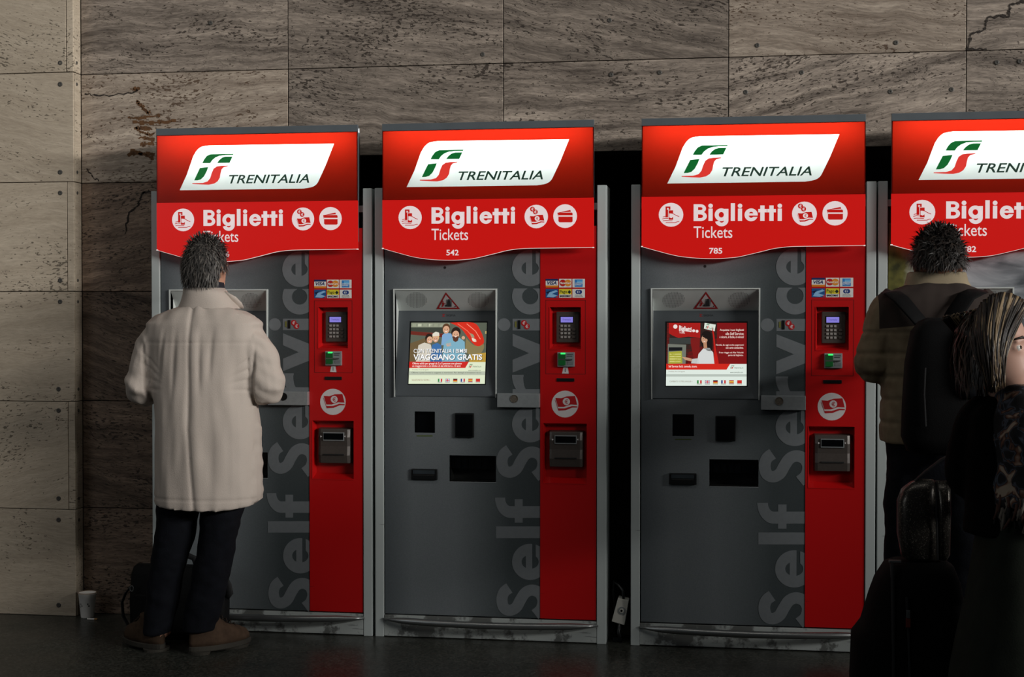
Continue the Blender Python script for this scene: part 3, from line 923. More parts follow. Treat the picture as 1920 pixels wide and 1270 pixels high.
def make_machine(idx, number, label):
    root = empty('ticket_machine', (MX[idx], 0, 0), label, 'ticket machine', 'red and grey self-service ticket machines')
    ft = L(1128, 347)[1]                                  # top of the cabinet
    pu0, pu1 = L(719.5, 800)[0], L(1118.8, 800)[0]         # panel opening
    pz0 = L(919, 1157.5)[1]
    # cabinet: side posts, top and back shell
    mb = MB()
    mb.box(0, pu0 - .001, 0, .17, 0, ft).box(pu1 + .001, MW, 0, .17, 0, ft)
    mb.box(pu0 - .001, pu1 + .001, .02, .17, 1.87, 1.90).box(pu0 - .001, pu1 + .001, .14, .17, .0, 1.87)
    cab = mb.build('cabinet', M_FRAME, root, bevel=.003)
    MB().box(.05, MW - .05, .17, .70, 0, ft - .02).build('rear_housing', M_HOLE, cab)
    MB().box(pu0 - .0008, pu1 + .0008, .002, .13, .004, pz0 - .006).build('kick_plate', M_KICK, root, bevel=.002)
    # bowed foot rail
    z = .080
    path = []
    for k in range(25):
        t = k / 24
        path.append((pu0 - .004 + (pu1 - pu0 + .01) * t, -.004 - .07 * math.sin(math.pi * t) ** .8, z))
    rad = [.0045 + .0105 * min(1, 9 * min(k, 24 - k) / 24) for k in range(25)]
    MB().tube(path, rad, 12).build('foot_rail', M_STEEL, root, smooth=True)

    # ---- grey front
    yp = .008
    hood = R4(740.3, 543.9, 929.2, 743.4, 0)
    win = R4(777.4, 772, 815.5, 811.8); bay = R4(843, 854.6, 930, 903.8)
    ru0 = L(1013, 800, yp)[0]
    ztop = 1.80
    fp = plate(MB(), pu0 + .003, ru0, pz0, ztop, yp, .03, [hood, win, bay])
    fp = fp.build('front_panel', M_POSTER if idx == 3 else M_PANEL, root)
    pr = Print(front(yp)); pr.circ(834, 502, 2.6, M_HOLE, 14).done('peephole', fp)
    for c, y0, polys in LETTERS:
        pr = Print(front(yp)); pr.lift = .0007
        for i_, p in enumerate(polys):
            pr.lift = .0007 + .0001 * min(i_, 3)
            if len(p) > 2:
                pr.P([(1027 - h, y0 - t) for t, h in p], M_LETTER)
        o = pr.done('letter', fp)
    w = recess(MB(), *win, yp + .002, .03); w.build('ticket_window', M_SMOKE, root)
    Print(front(yp)).rect(781.5, 816.8, 811, 818.6, mat('green_strip', '4c5a22', .4)).done('green_strip', fp)
    b = MB(); b.mats = None
    recess(b, *bay, yp, .10, (0, 0, .0, .0))
    tb = b.build('ticket_tray', mat('tray_black', '1b1c1b', .35, var=.2), root)
    a, c, d, e = bay
    MB().box(a, c, yp - .001, yp + .004, d - .003, d).build('tray_lip', M_SATIN, tb)
    fl = MB().box(a + .004, c - .004, yp + .03, yp + .034, d + .055, e - .002)
    for k in range(5):
        fl.box(a + .02 + k * .03, a + .023 + k * .03, yp + .026, yp + .031, d + .06, e - .006)
    fl.build('flap', M_SMOKE, tb)
    a, c, d, e = R4(853.3, 774.6, 889.3, 820.6)
    sb = MB().box(a, c, yp - .012, yp + .005, d, e).build('scanner_window', M_BLACK, root, bevel=.004)
    MB().box(a + .006, c - .006, yp - .0135, yp - .011, d + .006, e - .006).build('pane', M_SMOKE, sb)
    a, c, d, e = R4(771.4, 879.3, 820.5, 900)
    sl = MB(); sl.prism([(a, d), (c, d), (c, e), (a, e)], yp - .012, yp + .004)
    sl = sl.build('coupon_slot', M_BLACK, root, bevel=.004)
    MB().box(a + .012, c - .012, yp - .0135, yp - .011, (d + e) / 2 - .005, (d + e) / 2 + .001).build('slot', M_HOLE, sl)
    MB().box(a + .01, c - .01, yp - .0145, yp - .012, (d + e) / 2 + .003, e - .005).build('clear_lip', mat('dark_clear', '30363a', .15), sl)

    # ---- screen hood: sloping soffit with speakers, cheeks, tilted screen panel
    u0, u1, z0, z1 = hood
    dep = .075
    zs = L(835, 582.7, dep)[1]
    y0 = .0
    hb = MB()
    A = [(u0, y0, z1), (u1, y0, z1), (u1, dep, zs), (u0, dep, zs)]
    hb.poly([A[3], A[2], A[1], A[0]])
    hb.poly([(u0, y0, z0), (u0, dep, zs), (u0, y0, z1)]); hb.poly([(u1, y0, z0), (u1, y0, z1), (u1, dep, zs)])
    rim = .0062
    hb.box(u0 - rim, u1 + rim, -.004, .009, z1, z1 + rim * .8)
    for s_, ux in ((-1, u0), (1, u1)):
        hb.prism([(ux, z0 - .004), (ux + s_ * rim * .5, z0 - .004), (ux + s_ * rim, z1), (ux, z1)], -.004, .009)
    hd = hb.build('screen_hood', M_HOOD, root)
    P0 = Vector((u0, y0 + .004, z0)); ex = Vector((u1 - u0, 0, 0)).normalized()
    ez = (Vector((u0, dep, zs)) - Vector((u0, y0 + .004, z0))); nn = ex.cross(ez.normalized())
    if nn.y > 0:
        nn = -nn
    MB().poly([(u0, y0 + .004, z0), (u1, y0 + .004, z0), (u1, dep, zs), (u0, dep, zs)]).build('screen_panel', M_DARKP, hd)
    def tilt(x, y, l):                                     # crop 2 of the photo (machine 542) -> tilted panel
        px, py = 700 + x / 3.97, 460 + y / 3.97
        return hit(px, py, P0 + O2, nn) - O2 + nn * l
    # soffit frame for speakers and the warning sign
    sof_n = Vector((0, -(z1 - zs), -dep)).normalized()
    def sof(x, y, l):
        px, py = 700 + x / 3.97, 460 + y / 3.97
        return hit(px, py, Vector((u0, y0, z1)) + O2, sof_n) - O2 + sof_n * l
    for cx in (320, 782):
        pr = Print(sof); pr.lift = .0005
        for a in range(-7, 8):
            for b_ in range(-7, 8):
                if a * a + b_ * b_ <= 54:
                    pr.circ(cx + a * 10.6, 409 + b_ * 7.8, 2.4, M_KPRINT, 6)
        pr.done('speaker_grille', hd)
    pr = Print(sof); pr.lift = .0008
    RP, WP, KP = M_RPRINT, M_WPRINT, M_KPRINT
    pr.P([(540, 350), (645, 474), (470, 474)], RP).up().P([(540, 368), (624, 464), (490, 464)], WP).up()
    pr.P([(545, 402), (585, 402), (585, 455), (545, 455)], mat('grey_print', '6a6e70', .5)).up()
    pr.P([(555, 412), (570, 408), (575, 425), (580, 455), (552, 455), (552, 425)], KP).circ(563, 404, 6, KP, 10)
    pr.circ(519, 418, 5, RP, 10).P([(512, 424), (526, 424), (528, 440), (520, 455), (510, 455), (514, 440)], RP).stroke([(526, 428), (540, 436)], 4, RP)
    pr.P([(536, 440), (548, 440), (548, 455), (536, 455)], KP).P([(606, 450), (613, 450), (613, 458), (606, 458)], KP)
    pr.done('warning_sign', hd)
    pr = Print(tilt)
    pr.text('SIGMA', 543, 515, 612, 530, KP).text('Z', 512, 513, 534, 531, RP, .02).done('maker_mark', hd)
    sc = Print(tilt); sc.lift = .0004
    sc.P([(256, 1040), (838, 1040), (852, 566), (272, 566)], M_BLACK).done('screen_bezel', hd)
    def scr(x0t, x1t, x0b, x1b, yt, yb):
        def fn(x, y, l):
            t = (y - yt) / (yb - yt)
            s_ = (x - (x0t if x0t == x0b else x0b)) / (x1t - x0b) if False else None
            a = (x - min(x0t, x0b)) / (max(x1t, x1b) - min(x0t, x0b))
            X = (283 + (262 - 283) * t) * (1 - a) + (845 + (830 - 845) * t) * a
            return tilt(X, 577 + (1032 - 577) * t, l)
        return fn
    if idx in (0, 1):
        screen_family(scr(283, 845, 262, 830, 577, 1032)).done('screen', hd)
    else:
        screen_assist(scr(262, 868, 255, 862, 577, 1048)).done('screen', hd)

    # ---- coin slot, lock box
    a, c, d, e = R4(971, 600.5, 976, 617)
    cs = MB().box(a, c, yp - .004, yp + .002, d, e).build('coin_slot', M_BLACK, root, bevel=.0015)
    pr = Print(front(yp)); pr.lift = .0012
    euro(pr, 982.3, 606, 5.6, M_WPRINT, M_RPRINT); euro(pr, 987.8, 612.2, 5.6, M_WPRINT, M_RPRINT)
    pr.rect(965.5, 603, 968.8, 614, mat('olive_print', '6a6a30', .5)); pr.done('coin_symbol', cs)
    a, c, d, e = R4(932.2, 738.3, 1011.4, 764.3, -.02)
    lk = MB().box(a, c, -.022, yp, d, e).build('lock_box', M_SATIN, root, bevel=.002)
    lm = MB(); x, zc = L(964, 748, -.022); 
    for q, h in ((.0168, -.0225), (.0168, -.0245), (.0145, -.0245), (.0135, -.0228)):
        pass
    lm.rings([[(x + q * math.cos(2 * math.pi * k / 24), h, zc + q * math.sin(2 * math.pi * k / 24)) for k in range(24)] for q, h in ((.0172, -.0215), (.0172, -.0248), (.0152, -.0248), (.0140, -.0228))])
    lm.build('lock', M_LOCKM if idx == 1 else M_BLACK if idx == 0 else M_LOCKM, lk)

    # ---- red column with its two trays
    yr = .005
    key = R4(1031, 576, 1089, 655, yr); note = R4(1018.6, 794.3, 1100, 906.4, yr)
    rp = plate(MB(), ru0 + .0004, pu1 - .002, pz0 + .0005, ztop, yr, .03, [key, note])
    recess(rp, *key, yr, .045, (.008, .0, .012, .004))
    recess(rp, *note, yr, .045, (.006, .004, .022, .012))
    rp = rp.build('red_panel', M_RED, root)
    for h in (key, note):
        lips = MB()
        lips.box(h[0] - .002, h[1] + .002, yr - .0015, yr + .002, h[2] - .003, h[2])
        lips.box(h[0] - .003, h[0], yr - .0015, yr + .002, h[2], h[3])
        lips.build('tray_edge', M_RED, rp)
    # outline of the service door
    a, c, d, e = R4(1023, 563, 1098, 702, yr)
    sd = MB()
    for q in ((a, c, d, d + .0016), (a, c, e - .0016, e), (a, a + .0016, d, e), (c - .0016, c, d, e)):
        sd.box(q[0], q[1], yr - .0006, yr + .001, q[2], q[3])
    sd.build('service_door_seam', mat('dark_red_seam', '4a0808', .5), rp)
    # payment stickers
    fr = front(yr)
    def st(x, y):
        f = lambda a_, b_, l: fr(700 + a_ / 3.97, 460 + b_ / 3.97, l)
        pr = Print(f); pr.rect(x, y, x + 93, y + 65, mat('sticker_white', 'd8d8d4', .4, var=.03)); pr.up(.0003)
        return pr
    C_ = lambda h: mat('ink_' + h, h, .4, var=.04)
    p = st(1283, 250); p.rect(1283, 250, 1376, 265, C_('1c2a5c')).rect(1283, 300, 1376, 315, C_('d07a20')).text('VISA', 1294, 268, 1364, 294, C_('1c2a5c'), .03, .25); p.done('payment_sticker', rp)
    p = st(1383, 250); p.circ(1410, 281, 25, C_('b5201c'), 20).up(.0003).circ(1449, 281, 25, C_('d8892a'), 20).up(.0003).text('MasterCard', 1390, 273, 1468, 289, C_('f0ece4'), .02); p.done('payment_sticker', rp)
    p = st(1482, 250); p.rect(1499, 255, 1558, 310, C_('2f7cc4')).up(.0003).rect(1515, 262, 1558, 285, C_('6ab0e0')).up(.0003).text('AMERICAN', 1502, 278, 1556, 287, C_('e8eef2'), .02).text('EXPRESS', 1502, 290, 1550, 299, C_('e8eef2'), .02); p.done('payment_sticker', rp)
    p = st(1283, 326); p.rect(1283, 326, 1376, 391, C_('1f4f86')).up(.0003).P([(1290, 384), (1310, 352), (1360, 334), (1374, 344), (1330, 362), (1372, 376), (1340, 388)], C_('86b4d8')).P([(1284, 350), (1320, 338), (1300, 362)], C_('12203c')).rect(1362, 378, 1374, 388, C_('b83030')); p.done('payment_sticker', rp)
    p = st(1383, 326); p.rect(1383, 326, 1476, 366, C_('d6c832')).up(.0003).text('Pago', 1388, 334, 1442, 364, C_('22301c'), .01).P([(1446, 349), (1460, 334), (1473, 349), (1460, 363)], C_('1c2c22')).text('BANCOMAT', 1389, 371, 1470, 386, C_('1c2438'), .04); p.done('payment_sticker', rp)
    p = st(1482, 326); p.circ(1520, 348, 16, C_('28407c'), 18).circ(1538, 348, 16, C_('28407c'), 18).up(.0003).circ(1526, 348, 10, C_('c8ccd0'), 14).up(.0003).rect(1524, 334, 1530, 362, C_('28407c')).text('Diners Club', 1503, 367, 1554, 375, C_('39404c')).text('International', 1500, 377, 1558, 385, C_('39404c')); p.done('payment_sticker', rp)
    # keypad
    ky = yr + .045
    a, c, d, e = R4(1043, 584.7, 1085.4, 642.6, ky - .02)
    kp = MB().box(a, c, ky - .02, ky, d, e).build('keypad', M_BRONZE, root, bevel=.004)
    ff = front(ky - .0205)
    f2 = lambda x, y, l: ff(700 + x / 3.97, 460 + y / 3.97, l)
    pr = Print(f2); pr.rect(1388, 527, 1490, 582, M_BLACK).up(.0004).rect(1395, 534, 1485, 575, glow('8f86e6', .75)).up(.0004).text('Trenitalia', 1408, 548, 1470, 560, glow('4c44a8', .6)); pr.done('display', kp)
    km = mat('key_grey', '8d8a86', .5, var=.05)
    for r_ in range(4):
        for q in range(4):
            x, y = (1403, 1430, 1457, 1493)[q], (601, 629, 656, 684)[r_]
            if r_ == 0 and q == 3:
                continue
            hw, hh = (9, 8) if q < 3 else (12, 8)
            p0, p1 = f2(x - hw, y + hh, 0), f2(x + hw, y - hh, 0)
            k_ = MB().box(p0.x, p1.x, ky - .0245, ky - .02, p0.z, p1.z).build('key', M_BRONZE if q == 3 else km, kp, bevel=.001)
    # card reader with its lit green guide
    a, c, d, e = R4(1045, 660.8, 1077, 688, yr - .012)
    cr = MB().box(a, c, yr - .012, yr + .002, d, e).build('card_reader', M_SATIN, root, bevel=.002)
    ff = front(yr - .0125)
    f2 = lambda x, y, l: ff(700 + x / 3.97, 460 + y / 3.97, l)
    p0, p1 = f2(1378, 893, 0), f2(1432, 806, 0)
    MB().box(p0.x, p1.x, yr - .02, yr - .011, p0.z, p1.z).build('card_guide', glow('0f4a20', .5), cr, bevel=.002)
    p0, p1 = f2(1396, 812, 0), f2(1430, 801, 0)
    MB().box(p0.x, p1.x, yr - .0225, yr - .015, p0.z, p1.z).build('indicator_lamp', glow('3cf070', 1.3), cr, bevel=.001)
    p0, p1 = f2(1374, 855, 0), f2(1482, 847, 0)
    MB().box(p0.x, p1.x, yr - .021, yr - .0115, p0.z, p1.z).build('slot_rib', M_STEEL, cr)
    pr = Print(f2); pr.rect(1440, 812, 1486, 816, KP).rect(1440, 824, 1480, 828, KP).rect(1445, 868, 1485, 890, mat('grey_print', '6a6e70')); pr.done('instruction_print', cr)
    if idx < 2:
        pr = Print(lambda x, y, l: fr(700 + x / 3.97, 460 + y / 3.97, l)); pr.P([(1405, 955), (1455, 957), (1447, 908), (1415, 908)], M_WPRINT).up(.0003).rect(1425, 918, 1432, 945, mat('grey_print', '6a6e70')); pr.done('reader_label', rp)
    a, c, d, e = R4(1044, 709.4, 1077, 715.7, yr)
    rs = MB().box(a, c, yr - .004, yr + .003, d, e).build('receipt_slot', M_BLACK, root, bevel=.0015)
    pr = Print(fr); icon_note(pr, 1059.4, 758, 25.2, M_WPRINT, M_RPRINT, False); pr.done('banknote_symbol', rp)
    # banknote unit: convex bronze face
    ny = yr + .045
    a, c, d, e = R4(1028.2, 808.6, 1094, 878, ny - .045)
    bu = MB()
    prof = [(0, .0), (.03, -.040), (.25, -.047), (.5, -.043), (.75, -.046), (.97, -.040), (1.0, .0)]
    rs_ = []
    for t, yy in prof:
        zz = d + (e - d) * t
        rs_.append([(a, ny, zz), (a + .004, ny + yy * .9, zz), (a + .015, ny + yy, zz), (c - .015, ny + yy - .002, zz), (c - .004, ny + yy * .9, zz), (c, ny, zz)])
    bu.rings(rs_)
    bu = bu.build('banknote_acceptor', M_BRONZE, root, bevel=.0015)
    ff = front(ny - .052)
    f3 = lambda x, y, l: ff(700 + x / 4.174, 720 + y / 4.174, l)
    def fbox(x0, y0_, x1, y1_, ya, yb, nm, m_):
        p0, p1 = f3(x0, y1_, 0), f3(x1, y0_, 0)
        return MB().box(p0.x, p1.x, ya, yb, p0.z, p1.z).build(nm, m_, bu, bevel=.0008)
    fbox(1418, 406, 1591, 470, ny - .0505, ny - .04, 'window_frame', M_SATIN)
    fbox(1424, 412, 1585, 462, ny - .052, ny - .045, 'window_opening', M_SMOKE)
    fbox(1420, 579, 1590, 587, ny - .0515, ny - .04, 'note_slot', M_HOLE)
    pr = Print(lambda x, y, l: f3(x, y, l)); pr.lift = .0; pr.P([(1398, 428), (1412, 436), (1398, 444)], M_WPRINT).P([(1604, 428), (1592, 436), (1604, 444)], M_WPRINT).done('arrow_mark', bu)

    # ---- header sign
    yh = -.05
    hl, hr = L(716.8, 350, yh)[0], L(1113.5, 350, yh)[0]
    zt, zcap, zsplit, zlow = 2.245, 2.2165, 1.918, L(717, 465, yh)[1]
    hd2 = MB()
    ya, yb_, tp = yh + .012, .16, .045
    fl_ = lambda o_: [(hl + o_, yh + .001), (hl + o_, ya), (hl + o_ + tp, yb_ - o_), (hr - o_ - tp, yb_ - o_), (hr - o_, ya), (hr - o_, yh + .001)]
    oo, ii = fl_(0), fl_(.005)
    def wallring(mbx, pts, za, zb, flip):
        for q in range(5):
            (xa, y1_), (xb, y2_) = pts[q], pts[q + 1]
            f_ = [(xa, y1_, za), (xa, y1_, zb), (xb, y2_, zb), (xb, y2_, za)]
            mbx.poly(f_[::-1] if flip else f_)
    wallring(hd2, oo, zsplit - .004, zt, False)
    hd2.poly([(x, y, zt) for x, y in oo]); hd2.poly([(x, y, zsplit - .004) for x, y in oo[::-1]])
    head = hd2.build('header_box', [M_CAP], root)
    ln = MB()
    sd_ = MB()
    for (xa, y1_), (xb, y2_) in ((ii[0], ii[1]), (ii[1], ii[2]), (ii[3], ii[4]), (ii[4], ii[5])):
        sd_.poly([(xa, y1_, zsplit + .003), (xa, y1_, zt - .006), (xb, y2_, zt - .006), (xb, y2_, zsplit + .003)])
    sd_.build('header_reflector', mat('white_lining', 'e0e0dc', .9, spec=0.0), head)
    ln.poly([(ii[2][0], ii[2][1], zsplit + .003), (ii[2][0], ii[2][1], zt - .006), (ii[3][0], ii[3][1], zt - .006), (ii[3][0], ii[3][1], zsplit + .003)])
    ln.poly([(x, y, zsplit + .003) for x, y in ii]); ln.poly([(x, y, zt - .006) for x, y in ii])
    ln.build('header_lining', M_BOXRED, head)
    MB().box(hl - .0005, hr + .0005, yh - .003, yh + .012, zcap, zt + .002).build('header_cap', M_CAP, head, bevel=.001)
    fh = front(yh)
    f1 = lambda x, y, l: fh(700 + x / 4.174, 220 + y / 4.174, l)
    shape = [(260, 547), (320, 420), (372, 275)] + spline([(385, 253), (405, 224), (440, 198), (500, 187)], 4) + [(1532, 172), (1462, 348)] + spline([(1412, 455), (1390, 494), (1350, 520), (1280, 533)], 4)
    outer = [Vector((hl, 0, zsplit)), Vector((hr, 0, zsplit)), Vector((hr, 0, zcap)), Vector((hl, 0, zcap))]
    hole_ = [Vector((q.x, 0, q.z)) for q in (f1(x, y, 0) for x, y in shape)]
    allv = outer + hole_
    sp_ = MB(); sp_.v = [(q.x, yh, q.z) for q in allv]
    for t_ in tessellate_polygon([[Vector((q.x, q.z, 0)) for q in outer], [Vector((q.x, q.z, 0)) for q in hole_]]):
        sp_.f.append(t_); sp_.m.append(0)
    sp_.build('upper_sign_panel', M_AREDU, head)
    lamp = bpy.data.lights.new('header_tube', 'AREA'); lamp.shape = 'RECTANGLE'; lamp.size = (hr - hl) * .97; lamp.size_y = .02
    lamp.energy = 4.2; lamp.color = (.90, 1.0, .96)
    lo = bpy.data.objects.new('header_tube', lamp); COL.objects.link(lo); lo.parent = head
    lo.location = ((hl + hr) / 2, .05, 2.2335)
    lo.rotation_euler = Vector((0, -.62, -.78)).to_track_quat('-Z', 'Z').to_euler()
    pr = Print(f1); pr.lift = .0003
    pr.P(shape, M_AWHITE)
    plate_o = pr.done('logo_plate', head)
    pr = Print(f1); pr.lift = .0019
    fs_logo(pr, lambda p: p, M_AGREEN_S, M_RED_S)
    pr.done('emblem', head)
    pr = Print(f1); pr.lift = .0019
    pr.text('TRENITALIA', 667, 424, 1327, 493, M_TG_S, .012, .28, -7).done('sign_lettering', head)
    # apron with its wavy lower edge
    curve = spline([(68, 1025), (180, 1057), (330, 1096), (480, 1114), (620, 1118), (720, 1112), (800, 1102), (950, 1066), (1050, 1041), (1150, 1028), (1250, 1024), (1400, 1022), (1728, 1017)], 4)
    pts = [f1(x, y, 0) for x, y in curve]
    lowp = [(p.x, p.z) for p in pts]
    lowp[0] = (hl, lowp[0][1]); lowp[-1] = (hr, lowp[-1][1])
    ap = MB(); ap.prism(lowp + [(hr, zsplit - .001), (hl, zsplit - .001)], yh, yh + .008)
    ap = ap.build('lower_sign_panel', M_LRED, head)
    ed = MB()
    for (a, b_), (c, d) in zip(lowp[:-1], lowp[1:]):
        ed.poly([(a, yh - .0004, b_ - .0015), (c, yh - .0004, d - .0015), (c, yh - .0004, d), (a, yh - .0004, b_)])
        ed.poly([(a, yh - .0004, b_ - .0015), (a, yh + .0085, b_ - .0015), (c, yh + .0085, d - .0015), (c, yh - .0004, d - .0015)])
    ed.build('lit_edge', M_LEDGE, head)
    cl = MB()
    for ux, zz in ((hl, lowp[0][1]), (hr, lowp[-1][1])):
        cl.box(ux - .002 if ux == hl else ux - .006, ux + .006 if ux == hl else ux + .001, yh - .002, yh + .01, zz - .003, zz + .001)
    cl.build('corner_clip', M_LEDGE, head)
    st_ = MB().box(hl + .01, hr - .01, yh + .009, .006, zlow + .03, zsplit - .004)
    st_.build('header_backing', M_CAP, head)
    pr = Print(f1)
    biglietti(pr, M_LWHITE); pr.done('sign_title', head)
    Print(f1).text('Tickets', 455, 873, 742, 962, M_LWHITE, .004).done('sign_subtitle', head)
    Print(f1).text(number, 571, 1037, 668, 1082, M_LWHITE, .02).done('machine_number', head)
    for fnc, x, y, r_ in ((icon_hand, 288, 785, 91), (None, 1275, 777, 92), (icon_card, 1501, 774, 93)):
        pr = Print(f1)
        if fnc:
            fnc(pr, x, y, r_, M_LWHITE, M_LRED2)
        else:
            icon_note(pr, x, y, r_, M_LWHITE, M_LRED2, True)
        pr.done('pictogram', head)
    return root

M_AGREEN_S = glow('0a6a2c', .75)
M_RED_S = glow('e0392f', .85)
M_TG_S = mat('dark_green_print', '0f3a2a', .5, var=.03)
make_machine(0, '536', 'leftmost red and grey ticket machine, used by the man in the beige coat')
make_machine(1, '542', 'red and grey ticket machine numbered 542 showing a smiling family on its screen')
make_machine(2, '785', 'red and grey ticket machine numbered 785 showing a woman in white on its screen')
make_machine(3, '782', 'rightmost ticket machine with landscape print, behind the man with the backpack')


# ================================================================== people and their things
def oval(c, rx, ry, n=36, e=2.3, rot=0.0):
    c = Vector(c); out = []
    for k in range(n):
        t = 2 * math.pi * k / n
        a, b = math.cos(t), math.sin(t)
        x = rx * math.copysign(abs(a) ** (2 / e), a); y = ry * math.copysign(abs(b) ** (2 / e), b)
        out.append(Vector((c.x + x * math.cos(rot) - y * math.sin(rot), c.y + x * math.sin(rot) + y * math.cos(rot), c.z)))
    return out

def pxrings(rows, Y, org, e=2.3):        # rows: (py, xl, xr, depth[, dy]) -> level rings round the figure
    out = []
    for row in rows:
        py, xl, xr, d = row[:4]; dy = row[4] if len(row) > 4 else 0
        a, b = W(xl, py, Y), W(xr, py, Y)
        c = (a + b) / 2 - org; c.y += dy
        out.append(oval(c, (b.x - a.x) / 2, d / 2, e=e))
    return out

def chain(mb, pts, rad, n=14, sub=5):    # smooth limb through joints
    P_ = spline([tuple(p) for p in pts], sub)
    m = len(pts) - 1
    rr = []
    for k in range(len(P_)):
        t = k / sub; i = min(int(t), m - 1); f = t - i
        a, b = rad[i], rad[i + 1]
        rr.append(a * (1 - f) + b * f)
    mb.tube(P_, rr, n)

def hand(mb, w, d, nrm, side, curl=.5, s=1.0):   # wrist, finger direction, palm normal, thumb side
    w, d, nrm, side = Vector(w), Vector(d).normalized(), Vector(nrm).normalized(), Vector(side).normalized()
    mb.tube([w - d * .03 * s, w + d * .02 * s, w + d * .055 * s, w + d * .09 * s], [(.027 * s, .021 * s), (.031 * s, .018 * s), (.041 * s, .016 * s), (.040 * s, .013 * s)], 14, up=nrm)
    for k, (off, ln) in enumerate(((.030, .072), (.010, .082), (-.010, .076), (-.029, .060))):
        p = w + d * .085 * s + side * off * s; q = [p - d * .02 * s, p]
        a = 0
        for f in (.45, .32, .23):
            a += curl * (.55 + .1 * k)
            p = p + (d * math.cos(a) + nrm * math.sin(a)) * (ln * f * s); q.append(p)
        mb.tube(q, [.0095 * s, .0095 * s, .009 * s, .0085 * s, .0065 * s], 8)
    t0 = w + d * .025 * s + side * .026 * s
    mb.tube([t0, t0 + (side * .6 + d * .6) * .035 * s, t0 + (side * .55 + d * .9 + nrm * .3) * .06 * s, t0 + (side * .4 + d * 1.1 + nrm * .5) * .075 * s], [.013 * s, .0115 * s, .010 * s, .007 * s], 8)

def head(mb, chin, yaw, pitch=0.0, s=1.0):       # face along +y before turning; chin point given
    rot = Matrix.Rotation(yaw, 3, 'Z') @ Matrix.Rotation(-pitch, 3, 'X')
    chin = Vector(chin)
    T = lambda x, y, z: chin + rot @ (Vector((x, y - .045, z)) * s)
    prof = [(-.004, .020, .028, .035), (.012, .042, .050, .030), (.04, .056, .072, .014), (.075, .065, .086, .002), (.11, .071, .094, -.004), (.15, .076, .099, -.008), (.185, .072, .093, -.010), (.215, .055, .071, -.012), (.234, .024, .034, -.012)]
    mb.rings([[T(rx * math.cos(2 * math.pi * k / 28), cy + .045 + ry * math.sin(2 * math.pi * k / 28), z) for k in range(28)] for z, rx, ry, cy in prof])
    mb.tube([T(0, .128, .128), T(0, .142, .105), T(0, .157, .082), T(0, .148, .074)], [.007 * s, .009 * s, .013 * s, .010 * s], 10)          # nose
    mb.tube([T(-.022, .128, .046), T(0, .136, .047), T(.022, .128, .046)], [.004 * s, .008 * s, .004 * s], 8)                            # lips
    mb.tube([T(-.045, .122, .130), T(-.02, .137, .134), T(0, .135, .130), T(.02, .137, .134), T(.045, .122, .130)], [.006 * s] * 5, 8)     # brow
    for sx in (-1, 1):
        for zz in (.1245, .1025):                                                                                                      # lids
            mb.tube([T(sx * .014, .122, .112), T(sx * .022, .129, zz), T(sx * .033, .129, zz), T(sx * .047, .117, .112)], [.003 * s] * 4, 8)
        mb.tube([T(sx * .070, .035, .125), T(sx * .083, .022, .118), T(sx * .083, .018, .095), T(sx * .072, .032, .074)], [.006 * s, .010 * s, .010 * s, .007 * s], 8)
    return T

def eyes(T, s, parent, m_white, m_iris):
    for sx in (-1, 1):
        c = T(sx * .031, .1185, .113)
        e_ = MB().ball(c, .0125 * s, 14, 10).build('eye', m_white, parent, smooth=True)
        d_ = T(sx * .031, .1270, .113)
        MB().ball(d_, .0062 * s, 10, 8).build('iris', m_iris, e_, smooth=True)
        MB().tube([T(sx * .012, .137, .134), T(sx * .028, .139, .140), T(sx * .050, .120, .136)], [.003 * s, .004 * s, .002 * s], 8).build('eyebrow', M_HB2, parent, smooth=True)
    lip = MB()
    lip.tube([T(-.022, .1335, .049), T(-.008, .1425, .0505), T(0, .1435, .0495), T(.008, .1425, .0505), T(.022, .1335, .049)], [.0015 * s, .0038 * s, .0035 * s, .0038 * s, .0015 * s], 8)
    lip.tube([T(-.020, .1335, .044), T(0, .1435, .0415), T(.020, .1335, .044)], [.0015 * s, .0045 * s, .0015 * s], 8)
    lip.build('lips', mat('lips', '96564e', .5), parent, smooth=True)

def body(parent, J, m, voxel=.006):      # one continuous figure, dressed by its children
    mb = MB()
    T = head(mb, J['chin'], J['yaw'], J.get('pitch', 0), J.get('hs', 1.0))
    ch, ne, pe = Vector(J['chest']), Vector(J['neck']), Vector(J['pelvis'])
    hc = T(0, .03, .06)
    mb.tube([ne - Vector((0, 0, .05)), ne, hc], [.062, .053, .052], 16)
    k_ = J.get('bs', .92)
    mb.rings([oval(pe - Vector((0, 0, .06)), .13 * k_, .085 * k_), oval(pe, .145 * k_, .095 * k_), oval((pe + ch) / 2, .125 * k_, .085 * k_), oval(ch, .145 * k_, .10 * k_), oval(ch + Vector((0, 0, .12)), .13 * k_, .08 * k_), oval(ne - Vector((0, 0, .03)), .055, .05)])
    for sh, el, wr, fd, pn, sd in J['arms']:
        chain(mb, [ch + Vector((0, 0, .08)), sh, el, wr], [.045, .045, .036, .027], sub=1)
        hand(mb, wr, fd, pn, sd, J.get('curl', .45))
    for hp, kn, an in J['legs']:
        chain(mb, [hp, kn, an], [.07 * k_, .05, .036], sub=1)
        mb.tube([Vector(an) + Vector((0, -.02, -.01)), Vector(an) + Vector((0, .04, -.025)), Vector(an) + Vector((0, .10, -.035))], [.03, .03, .018], 10)
    o = link('body', fused(mb, voxel, 5), m, parent)
    return o, T

def wrinkle(org, amp=.006, fx=14, fz=2.4, extra=None):
    def fn(c, n):
        x, y, z = c[0] + org.x, c[1] + org.y, c[2]
        d = amp * noise.noise(Vector((x * fx, y * fx, z * fz))) + amp * .45 * noise.noise(Vector((x * fx * 2.3 + 7, y * fx * 2.3, z * fz * 2.6)))
        return d + (extra(x, y, z, n) if extra else 0)
    return fn

